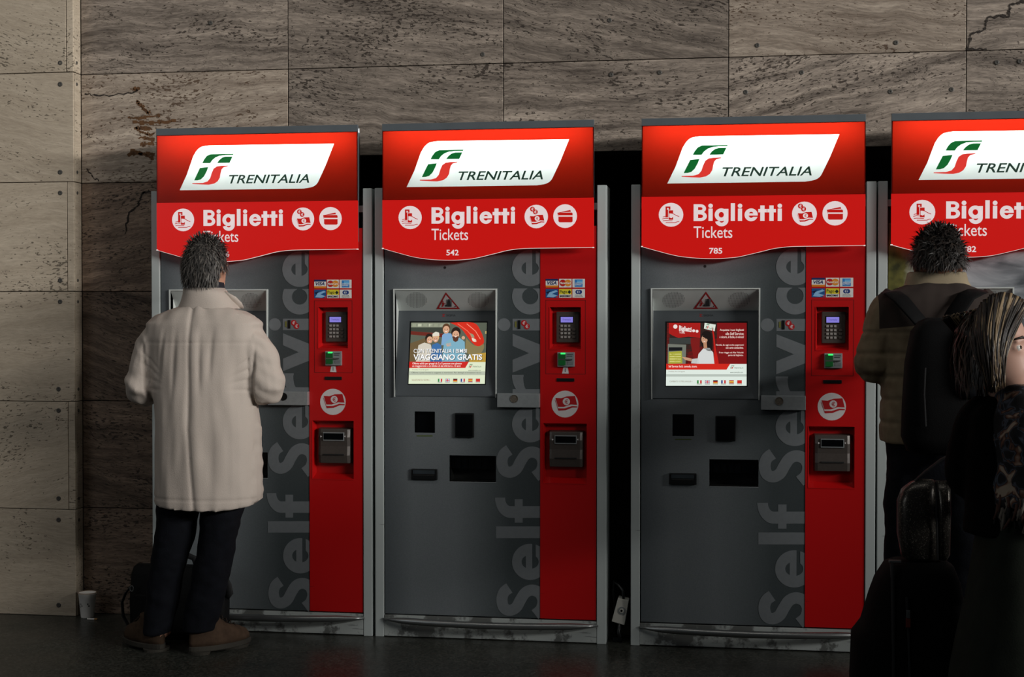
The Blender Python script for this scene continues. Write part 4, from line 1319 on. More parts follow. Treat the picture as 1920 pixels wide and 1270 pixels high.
def hair_mesh(name, T, parent, mats, n, seed, keep, length, lay, s=1.0, width=.0035, lift=1.05):
    """cap over the skull plus loose blades; keep(a, b, c) tells which part of the skull grows hair (unit vector, y = face)"""
    rr = random.Random(seed)
    mb = MB()
    cen = lambda a, b, c, k: T(.080 * a * k, .033 + .104 * b * k, .118 + .122 * c * k)
    na, nb = 40, 26
    idx = {}
    for i in range(nb + 1):
        ph = math.pi * i / nb
        for q in range(na):
            th = 2 * math.pi * q / na
            u = (math.sin(ph) * math.cos(th), math.sin(ph) * math.sin(th), math.cos(ph))
            k = lift * (1 + .05 * noise.noise(Vector(u) * 4 + Vector((seed, 0, 0))) + .03 * noise.noise(Vector(u) * 11))
            idx[i, q] = len(mb.v); mb.v.append(tuple(cen(*u, k)))
    for i in range(nb):
        for q in range(na):
            ph = math.pi * (i + .5) / nb; th = 2 * math.pi * (q + .5) / na
            u = (math.sin(ph) * math.cos(th), math.sin(ph) * math.sin(th), math.cos(ph))
            if keep(*u):
                mb.f.append((idx[i, q], idx[i, (q + 1) % na], idx[i + 1, (q + 1) % na], idx[i + 1, q])); mb.m.append(0)
    cnt = 0
    while cnt < n:
        u = Vector((rr.gauss(0, 1), rr.gauss(0, 1), rr.gauss(0, 1))).normalized()
        if not keep(*u):
            continue
        cnt += 1
        p = cen(*u, lift); p2 = cen(*u, lift * 1.1)
        nr = (p2 - p).normalized()
        d = (nr * lay[0] + Vector((0, 0, -1)) * lay[1] * (1 - .9 * max(0, u.z)) + Vector((rr.gauss(0, 1), rr.gauss(0, 1), rr.gauss(0, .8))) * lay[2]).normalized()
        ln = length * rr.uniform(.5, 1.25) * s
        sd = d.cross(nr); sd = sd.normalized() * width if sd.length > 1e-4 else Vector((width, 0, 0))
        m1 = p + d * ln * .5 + nr * ln * .1; e_ = p + d * ln + Vector((0, 0, -1)) * ln * .15
        b = len(mb.v)
        mb.v += [tuple(v) for v in (p - sd, p + sd, m1 + sd * .8, m1 - sd * .8, e_)]
        mm = rr.randrange(len(mats))
        mb.f += [(b, b + 1, b + 2, b + 3), (b + 3, b + 2, b + 4)]; mb.m += [mm, mm]
    return mb.build(name, mats, parent, smooth=True)

def shoe(parent, heel, toe, m_up, m_sole, m_lace, length=.295, high=.15):
    d = Vector(toe) - Vector(heel); d.z = 0; yaw = math.atan2(d.y, d.x)
    M_ = Matrix.Translation(Vector((heel[0], heel[1], 0))) @ Matrix.Rotation(yaw, 4, 'Z')
    def outline(x0, x1, w, z, n=28):
        out = []
        for k in range(n):
            t = 2 * math.pi * k / n
            a = math.cos(t); x = (x0 + x1) / 2 + (x1 - x0) / 2 * math.copysign(abs(a) ** .8, a)
            f = (x - x0) / (x1 - x0)
            ww = w * (.78 + .35 * math.sin(min(1, f * 1.15) * math.pi * .75) - .1 * (f > .9))
            out.append(M_ @ Vector((x, ww / 2 * math.sin(t), z)))
        return out
    L_ = length
    so = MB().rings([outline(0, L_, .108, .010), outline(-.003, L_ + .004, .112, .014), outline(-.003, L_ + .004, .112, .030), outline(.0, L_, .106, .033)])
    so.rings([outline(0, .085, .10, 0), outline(0, .088, .104, .012)]); so.rings([outline(.13, L_ - .01, .10, .0), outline(.12, L_ - .005, .104, .012)])
    up_ = MB().rings([outline(0.0, L_ - .002, .104, .030), outline(-.002, L_ - .004, .106, .05), outline(.0, L_ - .022, .102, .072), outline(.002, L_ * .80, .094, .09), outline(.004, L_ * .60, .086, .108), outline(.008, L_ * .48, .084, high - .015), outline(.012, L_ * .47, .088, high)])
    u = up_.build('shoe', m_up, parent, smooth=True)
    so.build('sole', m_sole, u, bevel=.0)
    for k in range(4):
        x = L_ * (.74 - k * .07); z = .092 + k * .013
        MB().tube([M_ @ Vector((x - .012, -.026, z)), M_ @ Vector((x, 0, z + .008)), M_ @ Vector((x - .012, .026, z))], .0028, 6).build('lace', m_lace, u)
    return u

M_SKIN = mat('skin', 'b98a72', .55, var=.06)
M_SKIN2 = mat('skin_tan', 'a87860', .55, var=.06)
M_EYEW = mat('eye_white', 'd8d4cc', .3, var=.02); M_IRIS = mat('iris', '3a2a1c', .2, var=.1)
M_COAT = mat('beige_coat', 'b6aba1', .75, var=.06, vscale=5, bump=.25, bscale=260)
M_COATSEAM = mat('beige_seam', '8d8170', .8)
M_NAVY = mat('navy_knit', '10131c', .9, var=.15)
M_JEANS = mat('dark_jeans', '0b0d13', .9, var=.25, vscale=30, bump=.3, bscale=120, spec=.15)
M_BOOT = mat('tan_leather', '43352a', .85, var=.25, vscale=30, spec=.12); M_SOLE = mat('rubber_sole', '2e2b24', .8, var=.2); M_LACE = mat('brown_lace', '2c2118', .8)
M_HG1 = mat('dark_grey_hair', '2c2a28', .6, var=.2); M_HG2 = mat('grey_hair', '4a4642', .55, var=.2); M_HG3 = mat('light_grey_hair', '625d57', .55, var=.2)
M_HB1 = mat('black_brown_hair', '16120f', .6, var=.2); M_HB2 = mat('dark_brown_hair', '2a211b', .55, var=.2)
short = lambda a, b, c: c > .35 + .35 * b if b > .25 else (c > -.5 + .5 * max(0, b + .2) and not (abs(a) > .8 and c < -.05 and b > -.25))

# ---------------------------------------------------------------- man in the beige coat
Y1 = -.40
g0 = Vector((-2.27, Y1, 0))
man = empty('person', g0, 'person seen from behind in a beige coat, dark jeans and tan boots at a machine', 'person')
w1 = lambda x, y, Y=Y1: W(x, y, Y) - g0
chin = w1(384, 540); chin.z = W(382, 449, Y1).z - .235; chin.y += .035
arms = [(w1(303, 622), w1(268, 728, Y1 - .02), w1(320, 706, Y1 + .17), Vector((.35, .9, .2)), Vector((.0, .3, -1)), Vector((1, -.3, 0))),
        (w1(456, 622), w1(499, 728, Y1 - .02), w1(450, 700, Y1 + .17), Vector((-.25, .9, .3)), Vector((0, .3, -1)), Vector((-1, -.3, 0)))]
legs = [(w1(336, 930), w1(320, 1045), w1(297, 1178)), (w1(414, 930), w1(402, 1045), w1(376, 1172))]
b_, T1 = body(man, dict(chin=chin, yaw=R(-14), chest=w1(385, 680), neck=w1(385, 572), pelvis=w1(388, 880), arms=arms, legs=legs), M_SKIN)
eyes(T1, 1, b_, M_EYEW, M_IRIS)
hair_mesh('hair', T1, man, [M_HG1, M_HG1, M_HG1, M_HG2, M_HG2, M_HG3], 3200, 3, short, .034, (.22, .9, .22), 1.0, .0024, 1.07)
mb = MB()
coat_rings = (pxrings([(574, 350, 428, .15), (582, 318, 458, .18), (592, 292, 478, .21), (606, 274, 492, .24), (632, 276, 490, .27), (670, 283, 484, .285), (720, 288, 479, .29), (760, 294, 480, .30), (806, 297, 485, .315), (865, 296, 488, .33), (920, 295, 491, .345), (938, 296, 491, .345)], Y1, g0))
for q_, k_ in ((-1, .026), (-2, .018), (-3, .006)):       # the back of the hem hangs lower
    for p_ in coat_rings[q_]:
        p_.z -= k_ * max(0, -p_.y / .17)
mb.rings(coat_rings)
chain(mb, [w1(314, 622), w1(292, 644), w1(272, 700), w1(267, 730, Y1 - .01), w1(287, 722, Y1 + .08), w1(316, 708, Y1 + .16)], [.075, .078, .073, .072, .062, .05])
chain(mb, [w1(450, 622), w1(471, 644), w1(494, 695), w1(499, 728, Y1 - .01), w1(480, 716, Y1 + .08), w1(454, 702, Y1 + .16)], [.075, .078, .074, .073, .062, .05])
sl = [W(376, 620, Y1).x, W(377, 800, Y1).x, W(391, 945, Y1).x]; sz = [W(376, 620, Y1).z, W(377, 800, Y1).z, W(391, 945, Y1).z]
yoke = W(376, 642, Y1).z; hemz = W(376, 924, Y1).z - .012
za, zb = W(284, 648, Y1).z, W(284, 757, Y1).z
xl_, xr_ = W(284, 690, Y1).x, W(483, 690, Y1).x
def coat_extra(x, y, z, n):
    d = 0
    if n[1] < -.2:
        xs = sl[1] + (sl[0] - sl[1]) * (z - sz[1]) / (sz[0] - sz[1]) if z > sz[1] else sl[1] + (sl[2] - sl[1]) * (sz[1] - z) / (sz[1] - sz[2])
        d -= .0055 * math.exp(-((x - xs) / .008) ** 2)
        d += .004 * math.exp(-((x - xs - .03) / .02) ** 2)
        if xl_ < x < xr_:
            d -= .0018 * math.exp(-((z - yoke) / .005) ** 2)
        d -= .003 * math.exp(-((z - hemz) / .005) ** 2)
        # folds running down from the shoulders and out from the armpits
        for fx, ft, fl, a in ((-.115, .02, .16, .006), (-.06, .01, .22, .005), (.045, .0, .2, .006), (.10, .01, .16, .005)):
            t = (sz[0] + .02 - z) / fl
            if 0 < t < 1.5:
                d -= a * math.exp(-((x - (sl[0] + fx - ft * t)) / .011) ** 2) * math.sin(min(1, t / 1.5) * math.pi)
        for ax, bx in ((280, 289), (488, 481)):                # where the sleeves meet the back
            t = (za - z) / (za - zb)
            if -.1 < t < 1.05:
                xa = W(ax + (bx - ax) * t, 700, Y1).x
                d -= .011 * math.exp(-((x - xa) / .007) ** 2) * min(1, (t + .1) * 2.5)
                sg = 1 if ax > 380 else -1
                for k in range(4):                             # creases fanning out from the armpit
                    d -= .004 * math.exp(-((z - (za - .03 - .05 * k + sg * (x - xa) * (.9 - .3 * k))) / .006) ** 2) * math.exp(-((x - xa + sg * .03) / .04) ** 2)
    if x < xl_ or x > xr_:
        d += .009 * noise.noise(Vector((x * 9, y * 9, z * 24 + x * 14))) 
    return d
coat = link('coat', fused(mb, .0065, 7, wrinkle(g0, .0085, 10, 2.6, coat_extra)), M_COAT, man)
mb = MB()
cr_ = pxrings([(579, 334, 446, .20, .012), (566, 340, 436, .185, .012), (552, 344, 426, .168, .01), (540, 345, 417, .155, .01), (541, 349, 413, .145, .01), (556, 350, 414, .145, .01), (574, 350, 424, .15, .01)], Y1, g0)
mb.rings(cr_, cap=False)
mb.build('collar', M_COAT, coat, smooth=True)
MB().tube([w1(420, 549, Y1 + .0), w1(436, 563, Y1 + .015), w1(448, 573, Y1 + .04), w1(456, 578, Y1 + .06)], [(.006, .012), (.008, .026), (.006, .018), (.003, .004)], 10, up=(.3, -.6, .7)).build('collar_flap', M_COAT, coat, smooth=True)
mb = MB(); mb.rings(pxrings([(552, 350, 418, .135, .02), (540, 352, 416, .128, .02), (530, 354, 414, .122, .025), (529, 358, 410, .11, .025)], Y1, g0)); mb.build('roll_neck', M_NAVY, man, smooth=True)
mb = MB()
mb.rings(pxrings([(870, 305, 478, .27), (920, 300, 470, .27), (950, 300, 456, .24)], Y1, g0))
mb.rings(pxrings([(925, 300, 374, .19), (955, 298, 371, .18), (1000, 295, 364, .17), (1045, 287, 350, .16), (1090, 279, 340, .15), (1150, 273, 327, .145), (1186, 273, 319, .15)], Y1, g0))
mb.rings(pxrings([(925, 384, 468, .19), (955, 378, 455, .18), (1000, 377, 443, .17), (1045, 370, 434, .16), (1090, 360, 425, .15), (1150, 348, 413, .145), (1182, 346, 403, .15)], Y1, g0))
link('trousers', fused(mb, .008, 5, wrinkle(g0, .007, 9, 12)), M_JEANS, man)
shoe(man, G(304, 1223) - g0, G(256, 1207) - g0, M_BOOT, M_SOLE, M_LACE)
shoe(man, G(356, 1228) - g0, G(444, 1211) - g0, M_BOOT, M_SOLE, M_LACE)

# ---------------------------------------------------------------- black briefcase at his feet
M_BAG = mat('black_nylon', '070809', .7, var=.2, spec=.2, vscale=60, bump=.2, bscale=300)
M_BAG2 = mat('black_webbing', '111214', .8, var=.2)
YB = -.17
gb = G(335, 1196); gb = Vector((gb.x, -.15, 0))
bag = empty('briefcase', gb, 'black soft briefcase on the floor behind the legs of the man in beige', 'bag')
wb = lambda x, y, Y=YB: W(x, y, Y) - gb
x0, x1 = wb(244, 1130).x, wb(424, 1130).x; zt = wb(300, 1060).z
mb = MB(); mb.rings([oval((( x0 + x1) / 2, 0, z), (x1 - x0) / 2 * k, t, e=5) for z, k, t in ((.0, .94, .045), (.012, .985, .055), (zt * .5, 1.0, .058), (zt - .04, .97, .05), (zt - .01, .93, .036), (zt, .88, .02))])
bb = mb.build('bag_body', M_BAG, bag, smooth=True)
MB().box(x0 + .03, x1 - .03, -.068, -.05, .03, zt * .62).build('front_pocket', M_BAG, bag, bevel=.008)
MB().tube([wb(330, 1064), wb(338, 1048), wb(352, 1042), wb(364, 1047), wb(370, 1064)], [(.014, .006)] * 5, 8).build('handle', M_BAG2, bag, smooth=True)
st_ = MB().tube([wb(247, 1098), wb(236, 1112), wb(229, 1130), wb(231, 1155), wb(240, 1172), wb(250, 1182)], [(.014, .004)] * 6, 8).build('shoulder_strap', M_BAG2, bag, smooth=True)
for x, y in ((247, 1104), (412, 1126)):
    q = wb(x, y, YB - .058)
    MB().tube([q + Vector((.008 * math.cos(t), 0, .012 * math.sin(t))) for t in [2 * math.pi * k / 14 for k in range(15)]], .0022, 6, cap=False).build('strap_ring', M_STEEL, bag)
MB().tube([wb(418, 1080), wb(428, 1098), wb(431, 1112), wb(424, 1120)], [(.016, .006)] * 4, 8).build('side_loop', M_BAG2, bag, smooth=True)

# ---------------------------------------------------------------- paper cup and cigarette end by the pillar
M_CUP = mat('white_paper', 'efece6', .7, var=.03); M_CUPIN = mat('coffee_stain', 'b09a86', .7); M_INK = mat('grey_ink', '3c3a38', .7)
gc = G(164, 1158)
cup = empty('paper_cup', gc, 'white paper coffee cup with small dark print standing by the pillar', 'cup')
H = .117
mb = MB()
cp = [(.0285, 0), (.030, .004), (.0405, H - .006), (.0425, H - .004), (.0425, H), (.0395, H), (.030, .03)]
mb.rings([[(r_ * math.cos(2 * math.pi * k / 28), r_ * math.sin(2 * math.pi * k / 28), z) for k in range(28)] for r_, z in cp]); mb.build('cup_wall', M_CUP, cup, smooth=True)
MB().tube([(.0415 * math.cos(2 * math.pi * k / 28), .0415 * math.sin(2 * math.pi * k / 28), H) for k in range(29)], .0022, 6, cap=False).build('rim', M_CUPIN, cup, smooth=True)
for a0, a1, za, zb in ((-125, -112, .066, .070), (-122, -100, .058, .061), (-128, -118, .052, .055), (-66, -58, .064, .072), (-60, -48, .056, .062)):
    mb = MB()
    for k in range(4):
        t, t2 = R(a0 + (a1 - a0) * k / 4), R(a0 + (a1 - a0) * (k + 1) / 4)
        rr_ = lambda z: .0303 + (.0405 - .030) * z / (H - .006)
        mb.poly([(rr_(za) * math.cos(t), rr_(za) * math.sin(t), za), (rr_(za) * math.cos(t2), rr_(za) * math.sin(t2), za), (rr_(zb) * math.cos(t2), rr_(zb) * math.sin(t2), zb), (rr_(zb) * math.cos(t), rr_(zb) * math.sin(t), zb)])
    mb.build('print_mark', M_INK, cup)
q = G(172, 1163)
butt = empty('cigarette_end', q, 'small flattened cigarette end on the floor beside the paper cup', 'litter')
MB().tube([(-.022, 0, .004), (0, .001, .004), (.012, .002, .004)], [.0036, .0038, .0038], 8).build('paper', M_CUP, butt)
MB().tube([(.012, .002, .004), (.026, .003, .004)], [.0039, .0039], 8).build('filter_tip', mat('filter_tan', 'a07848', .8), butt)

# ---------------------------------------------------------------- loose socket box in the gap
gx = G(1164, 1190)
sbx = empty('socket_box', Vector((gx.x, .06, 0)), 'white electrical socket box leaning in the dark gap between two machines', 'socket')
o0 = Vector((gx.x, .06, 0))
q = [W(x, y, .04) - o0 for x, y in ((1147, 1165), (1159, 1121), (1179, 1126), (1171, 1172))]
mb = MB(); mb.prism([(p.x, p.z) for p in q], -.03, .03)
M_SOCK = scuffed('dirty_white_plastic', 'b9b8b0', '55524a', -.02)
sb_ = mb.build('box', M_SOCK, sbx, bevel=.003)
c = W(1165, 1147, .01) - o0
for r_, yy, m_ in ((.016, -.034, M_SATIN), (.010, -.036, M_SOCK), (.005, -.038, M_BLACK)):
    MB().rings([[(c.x + r_ * math.cos(2 * math.pi * k / 20), y, c.z + r_ * math.sin(2 * math.pi * k / 20)) for k in range(20)] for y in (-.028, yy)]).build('outlet', m_, sb_)
MB().box(-.022, .016, -.012, .012, 0, .02).build('foot', M_BLACK, sbx, bevel=.003)
MB().tube([W(1169, 1124, .04) - o0, W(1168, 1108, .05) - o0, W(1160, 1098, .06) - o0, W(1152, 1090, .08) - o0, W(1150, 1110, .1) - o0, W(1156, 1190, .1) - o0], .006, 8).build('cable', M_BLACK, sbx, smooth=True)
MB().tube([W(1162, 1170, .04) - o0, W(1160, 1185, .04) - o0, W(1162, 1196, .03) - o0], .008, 8).build('cable', M_BLACK, sbx, smooth=True)

# ---------------------------------------------------------------- man with the backpack
Y2 = -.62
g2 = Vector((W(1755, 800, Y2).x, Y2, 0))
man2 = empty('person', g2, 'person with tousled dark hair, tan jacket with dark shoulders, facing the rightmost machine', 'person')
w2 = lambda x, y, Y=Y2: W(x, y, Y) - g2
chin = w2(1757, 520); chin.z = W(1757, 433, Y2).z - .235; chin.y += .03
arms = [(w2(1678, 580), w2(1640, 690), w2(1700, 650, Y2 + .30), Vector((.3, .9, .1)), Vector((0, .3, -1)), Vector((1, -.3, 0))),
        (w2(1832, 580), w2(1870, 690), w2(1812, 650, Y2 + .30), Vector((-.3, .9, .1)), Vector((0, .3, -1)), Vector((-1, -.3, 0)))]
hz = .88
legs = [(Vector((-.10, 0, hz)), Vector((-.11, .02, .48)), Vector((-.12, -.02, .09))), (Vector((.10, 0, hz)), Vector((.11, .02, .48)), Vector((.12, -.02, .09)))]
b_, T2 = body(man2, dict(chin=chin, yaw=R(4), pitch=-.15, chest=w2(1755, 650), neck=w2(1757, 528), pelvis=Vector((0, 0, .93)), arms=arms, legs=legs), M_SKIN2)
eyes(T2, 1, b_, M_EYEW, M_IRIS)
hair_mesh('hair', T2, man2, [M_HB1, M_HB1, M_HB2], 3200, 9, lambda a, b, c: short(a, b, c) and c > .02, .034, (.2, .7, .34), 1.0, .0028, 1.13)
M_TAN = mat('tan_padded_cloth', '8d8068', .85, var=.1, bump=.2, bscale=220)
M_YOKE = mat('dark_brown_cloth', '2b211c', .85, var=.15)
M_PINK = mat('pink_collar', 'a53c4a', .8, var=.1)
mb = MB()
mb.rings(pxrings([(530, 1716, 1800, .16), (540, 1682, 1832, .20), (552, 1656, 1856, .235), (566, 1642, 1868, .26), (600, 1646, 1864, .285), (660, 1652, 1858, .295), (722, 1652, 1852, .30), (790, 1647, 1852, .31), (830, 1650, 1850, .31)], Y2, g2))
chain(mb, [w2(1690, 562), w2(1668, 590), w2(1648, 650), w2(1640, 682), w2(1664, 674, Y2 + .12), w2(1694, 655, Y2 + .28)], [.075, .08, .078, .077, .064, .05])
chain(mb, [w2(1822, 562), w2(1845, 590), w2(1862, 650), w2(1870, 682), w2(1846, 674, Y2 + .12), w2(1815, 655, Y2 + .28)], [.075, .08, .078, .077, .064, .05])
def quilt(x, y, z, n):
    return -.006 * abs(math.cos(z * math.pi / .085)) ** 14 if z < W(1700, 620, Y2).z else 0
jk = fused(mb, .007, 6, wrinkle(g2, .007, 10, 5, quilt))
yx0, yx1, yz = w2(1645, 600).x, w2(1862, 600).x, w2(1700, 616).z
m_, nt, b, out = new_mat('tan_jacket_dark_yoke')
tc = N(nt, 'ShaderNodeTexCoord'); sp = N(nt, 'ShaderNodeSeparateXYZ'); nt.links.new(tc.outputs['Object'], sp.inputs[0])
def mth(op, a, v):
    n_ = N(nt, 'ShaderNodeMath', operation=op); nt.links.new(a, n_.inputs[0])
    if isinstance(v, float):
        n_.inputs[1].default_value = v
    else:
        nt.links.new(v, n_.inputs[1])
    return n_.outputs[0]
edge = mth('SUBTRACT', sp.outputs[2], mth('MULTIPLY', sp.outputs[0], .10))
msk = mth('MULTIPLY', mth('MULTIPLY', mth('GREATER_THAN', sp.outputs[0], float(yx0)), mth('LESS_THAN', sp.outputs[0], float(yx1))), mth('GREATER_THAN', edge, float(yz + .02)))
n1 = N(nt, 'ShaderNodeTexNoise'); n1.inputs['Scale'].default_value = 30; nt.links.new(tc.outputs['Object'], n1.inputs['Vector'])
r_ = ramp(nt, [(.3, lin('6c5e48')), (.7, lin('7d6f57'))], n1.outputs[0])
mx = N(nt, 'ShaderNodeMix', data_type='RGBA'); mx.inputs[7].default_value = (*lin('2b211c'), 1)
nt.links.new(msk, mx.inputs[0]); nt.links.new(r_.outputs[0], mx.inputs[6]); nt.links.new(mx.outputs[2], b.inputs['Base Color']); b.inputs['Roughness'].default_value = .9
jo = link('jacket', jk, m_, man2)
mb = MB(); mb.rings(pxrings([(538, 1694, 1822, .19, .01), (528, 1698, 1816, .175, .01), (512, 1702, 1812, .16, .01), (510, 1706, 1808, .15, .01), (526, 1708, 1806, .15, .01)], Y2, g2), cap=False); mb.build('collar', M_TAN, jo, smooth=True)
mb = MB(); mb.rings(pxrings([(514, 1726, 1794, .128, .02), (503, 1728, 1792, .122, .025), (499, 1732, 1788, .11, .03)], Y2, g2)); mb.build('shirt_collar', M_PINK, man2, smooth=True)
mb = MB()
zz = W(1750, 815, Y2).z
mb.rings([oval((0, 0, zz), .185, .14), oval((0, 0, .9), .18, .14), oval((0, 0, .80), .17, .13)])
for sx in (-1, 1):
    mb.rings([oval((sx * .085, 0, .88), .095, .115), oval((sx * .10, 0, .7), .088, .10), oval((sx * .11, .01, .48), .075, .085), oval((sx * .115, -.01, .25), .068, .078), oval((sx * .12, -.02, .045), .068, .08)])
link('trousers', fused(mb, .009, 5, wrinkle(g2, .007, 9, 10)), M_JEANS, man2)
for sx in (-1, 1):
    shoe(man2, Vector((sx * .11, -.09, 0)), Vector((sx * .16, .2, 0)), mat('black_leather', '15120f', .5), M_SOLE, M_LACE, high=.12)

# his black backpack
YK = -.885
gk = Vector((W(1770, 720, YK).x, YK, 0))
wk = lambda x, y, Y=YK: W(x, y, Y) - gk
zb_ = W(1770, 850, YK).z
bp = empty('backpack', Vector((gk.x, gk.y, zb_)), 'large black backpack worn by the man in the tan jacket', 'backpack')
ob = Vector((gk.x, gk.y, zb_))
wk = lambda x, y, Y=YK: W(x, y, Y) - ob
M_PACK = mat('black_cordura', '050506', .8, var=.2, spec=.15, vscale=70, bump=.2, bscale=260); M_PACK2 = mat('navy_cordura', '0c0f14', .75, var=.2, spec=.2)
def okr(y, xl, xr, d):
    a, b = wk(xl, y), wk(xr, y); return oval((a + b) / 2, (b.x - a.x) / 2, d / 2, e=3.2)
mb = MB(); mb.rings([okr(*r_) for r_ in ((596, 1738, 1800, .06), (603, 1722, 1826, .12), (622, 1708, 1846, .17), (680, 1697, 1858, .2), (760, 1692, 1864, .21), (820, 1690, 1862, .2), (846, 1700, 1852, .17), (852, 1720, 1830, .1))])
mb.build('pack_body', M_PACK, bp, smooth=True)
mb = MB(); mb.rings([oval((wk(1818, y, YK - .09)), r_, d, e=2.6) for y, r_, d in ((606, .01, .01), (612, .026, .02), (622, .038, .03), (640, .05, .04), (680, .058, .05), (715, .056, .05), (735, .045, .042), (745, .03, .03), (750, .012, .01))]); mb.build('outer_pocket', M_PACK2, bp, smooth=True)
MB().tube([wk(1735, 690, YK - .105), wk(1733, 740, YK - .108), wk(1736, 800, YK - .108)], .003, 6).build('zip', M_BAG2, bp)
for pts in (((1668, 549, Y2 - .04), (1674, 550, Y2 - .11), (1690, 562, Y2 - .155), (1716, 592, Y2 - .175), (1742, 622, Y2 - .19)), ((1836, 546, Y2 - .04), (1830, 547, Y2 - .11), (1812, 556, Y2 - .155), (1792, 585, Y2 - .175), (1772, 618, Y2 - .19))):
    MB().tube([wk(*p) for p in pts], [(.034, .007)] * 5, 10, up=(0, -.5, .9)).build('shoulder_strap', M_PACK, bp, smooth=True)

# ---------------------------------------------------------------- suitcase and glittering handbag
YS = -1.66
gs = Vector((W(1705, 1200, YS).x, YS, 0))
suit = empty('suitcase', gs, 'large black soft suitcase with zip standing in the right foreground', 'suitcase')
ws = lambda x, y, Y=YS: W(x, y, Y) - gs
def sr(y, xl, xr, d):
    a, b = ws(xl, y), ws(xr, y); return oval((a + b) / 2, (b.x - a.x) / 2, d / 2, e=3.4)
mb = MB()
rs_ = [sr(*r_) for r_ in ((1050, 1674, 1772, .12), (1058, 1658, 1786, .19), (1088, 1640, 1798, .24), (1116, 1630, 1803, .26), (1170, 1614, 1808, .28), (1192, 1597, 1811, .29), (1270, 1594, 1813, .30))]
last = rs_[-1]
for z in (.16, .06, .04):
    rs_.append([Vector((p.x, p.y, z)) for p in last])
mb.rings(rs_); mb.build('case_body', mat('black_case_cloth', '050505', .8, var=.2, spec=.12, vscale=50, bump=.25, bscale=200), suit, smooth=True)
YF = YS - .135
zp = MB().tube([ws(1672, 1056, YS - .10), ws(1674, 1090, YS - .118), ws(1675, 1160, YF), ws(1676, 1270, YF - .012), ws(1676, 1400, YF - .015)], .006, 8).build('piping', M_BAG2, suit, smooth=True)
MB().tube([ws(1700, 1120, YF), ws(1704, 1200, YF - .01), ws(1706, 1270, YF - .014)], .004, 6).build('zip', M_BAG2, suit)
q = ws(1703, 1152, YF - .012)
zpull = MB().box(q.x - .006, q.x + .006, q.y - .004, q.y + .004, q.z - .012, q.z + .012).build('zip_pull', M_STEEL, suit, bevel=.002)
MB().box(q.x - .007, q.x + .007, q.y - .003, q.y + .003, q.z - .040, q.z - .012).build('pull_tab', mat('red_tab', '5a1c14', .5), zpull, bevel=.002)
q = ws(1678, 1053, YS - .08); MB().box(q.x - .018, q.x + .018, q.y - .006, q.y + .006, q.z - .004, q.z + .004).build('buckle', M_STEEL, suit, bevel=.002)
for sx in (-.13, .13):
    for sy in (-.09, .09):
        MB().tube([(sx - .012, sy, .025), (sx + .012, sy, .025)], .025, 14).build('wheel', M_BLACK, suit)

m_, nt, b, out = new_mat('glitter_cloth')
tc = N(nt, 'ShaderNodeTexCoord'); v = N(nt, 'ShaderNodeTexVoronoi'); v.inputs['Scale'].default_value = 420
nt.links.new(tc.outputs['Object'], v.inputs['Vector'])
r_ = ramp(nt, [(.0, lin('2c2a27')), (.75, lin('423f3a')), (.95, lin('8d877c'))], v.outputs['Color']); nt.links.new(r_.outputs[0], b.inputs['Base Color'])
nm = N(nt, 'ShaderNodeBump'); nm.inputs['Strength'].default_value = .9; nm.inputs['Distance'].default_value = .003
nt.links.new(v.outputs['Color'], nm.inputs['Height']); nt.links.new(nm.outputs[0], b.inputs['Normal'])
b.inputs['Roughness'].default_value = .3; b.inputs['Metallic'].default_value = .6
M_GLIT = m_
zt = W(1730, 1050, YS).z
gh = Vector((W(1735, 1000, YS).x, YS - .02, zt + .002))
hb_ = empty('handbag', gh, 'dark glittering handbag standing on top of the black suitcase', 'handbag')
wh = lambda x, y, Y=YS - .02: W(x, y, Y) - gh
def hr_(y, xl, xr, d):
    a, b2 = wh(xl, y), wh(xr, y); return oval((a + b2) / 2, (b2.x - a.x) / 2, d / 2, e=3.0)
mb = MB(); mb.rings([hr_(*q) for q in ((1049, 1700, 1758, .07), (1043, 1690, 1760, .09), (1000, 1682, 1758, .10), (940, 1682, 1755, .095), (918, 1690, 1754, .08), (905, 1706, 1752, .05), (899, 1720, 1750, .02))])
hbb = mb.build('bag_body', M_GLIT, hb_, smooth=True)
mb = MB(); mb.rings([hr_(*q) for q in ((1049, 1758, 1775, .05), (1038, 1758, 1780, .08), (960, 1756, 1782, .085), (920, 1754, 1782, .06), (902, 1752, 1778, .02))]); mb.build('side_gusset', M_GLIT, hb_, smooth=True)
MB().tube([wh(1756, 905, YS - .07), wh(1756, 960, YS - .075), wh(1758, 1050, YS - .07)], .003, 6).build('seam', M_BAG2, hb_)
MB().tube([wh(1712, 906), wh(1735, 885), wh(1765, 862), wh(1788, 850), wh(1790, 880), wh(1774, 910)], [(.016, .004)] * 6, 8).build('strap', M_BAG2, hb_, smooth=True)

# ---------------------------------------------------------------- woman at the right edge
Y3 = -2.0
g3 = Vector((W(1905, 900, Y3).x, Y3, 0))
wo = empty('person', g3, 'person with long highlighted hair, black coat and patterned shawl at the right edge', 'person')
w3 = lambda x, y, Y=Y3: W(x, y, Y) - g3
hs = .98
chin = w3(1880, 735); chin.y -= .02
arms = [(w3(1848, 790, Y3 + .02), w3(1812, 890, Y3 + .04), w3(1860, 930, Y3 + .2), Vector((.5, .8, 0)), Vector((0, 0, -1)), Vector((1, -.5, 0))),
        (w3(1985, 770), w3(2010, 900), w3(2000, 1000, Y3 + .1), Vector((0, .2, -1)), Vector((-1, 0, 0)), Vector((0, 1, 0)))]
legs = [(Vector((-.045, 0, .85)), Vector((-.05, 0, .46)), Vector((-.08, -.02, .08))), (Vector((.05, 0, .85)), Vector((.06, 0, .46)), Vector((.09, -.02, .08)))]
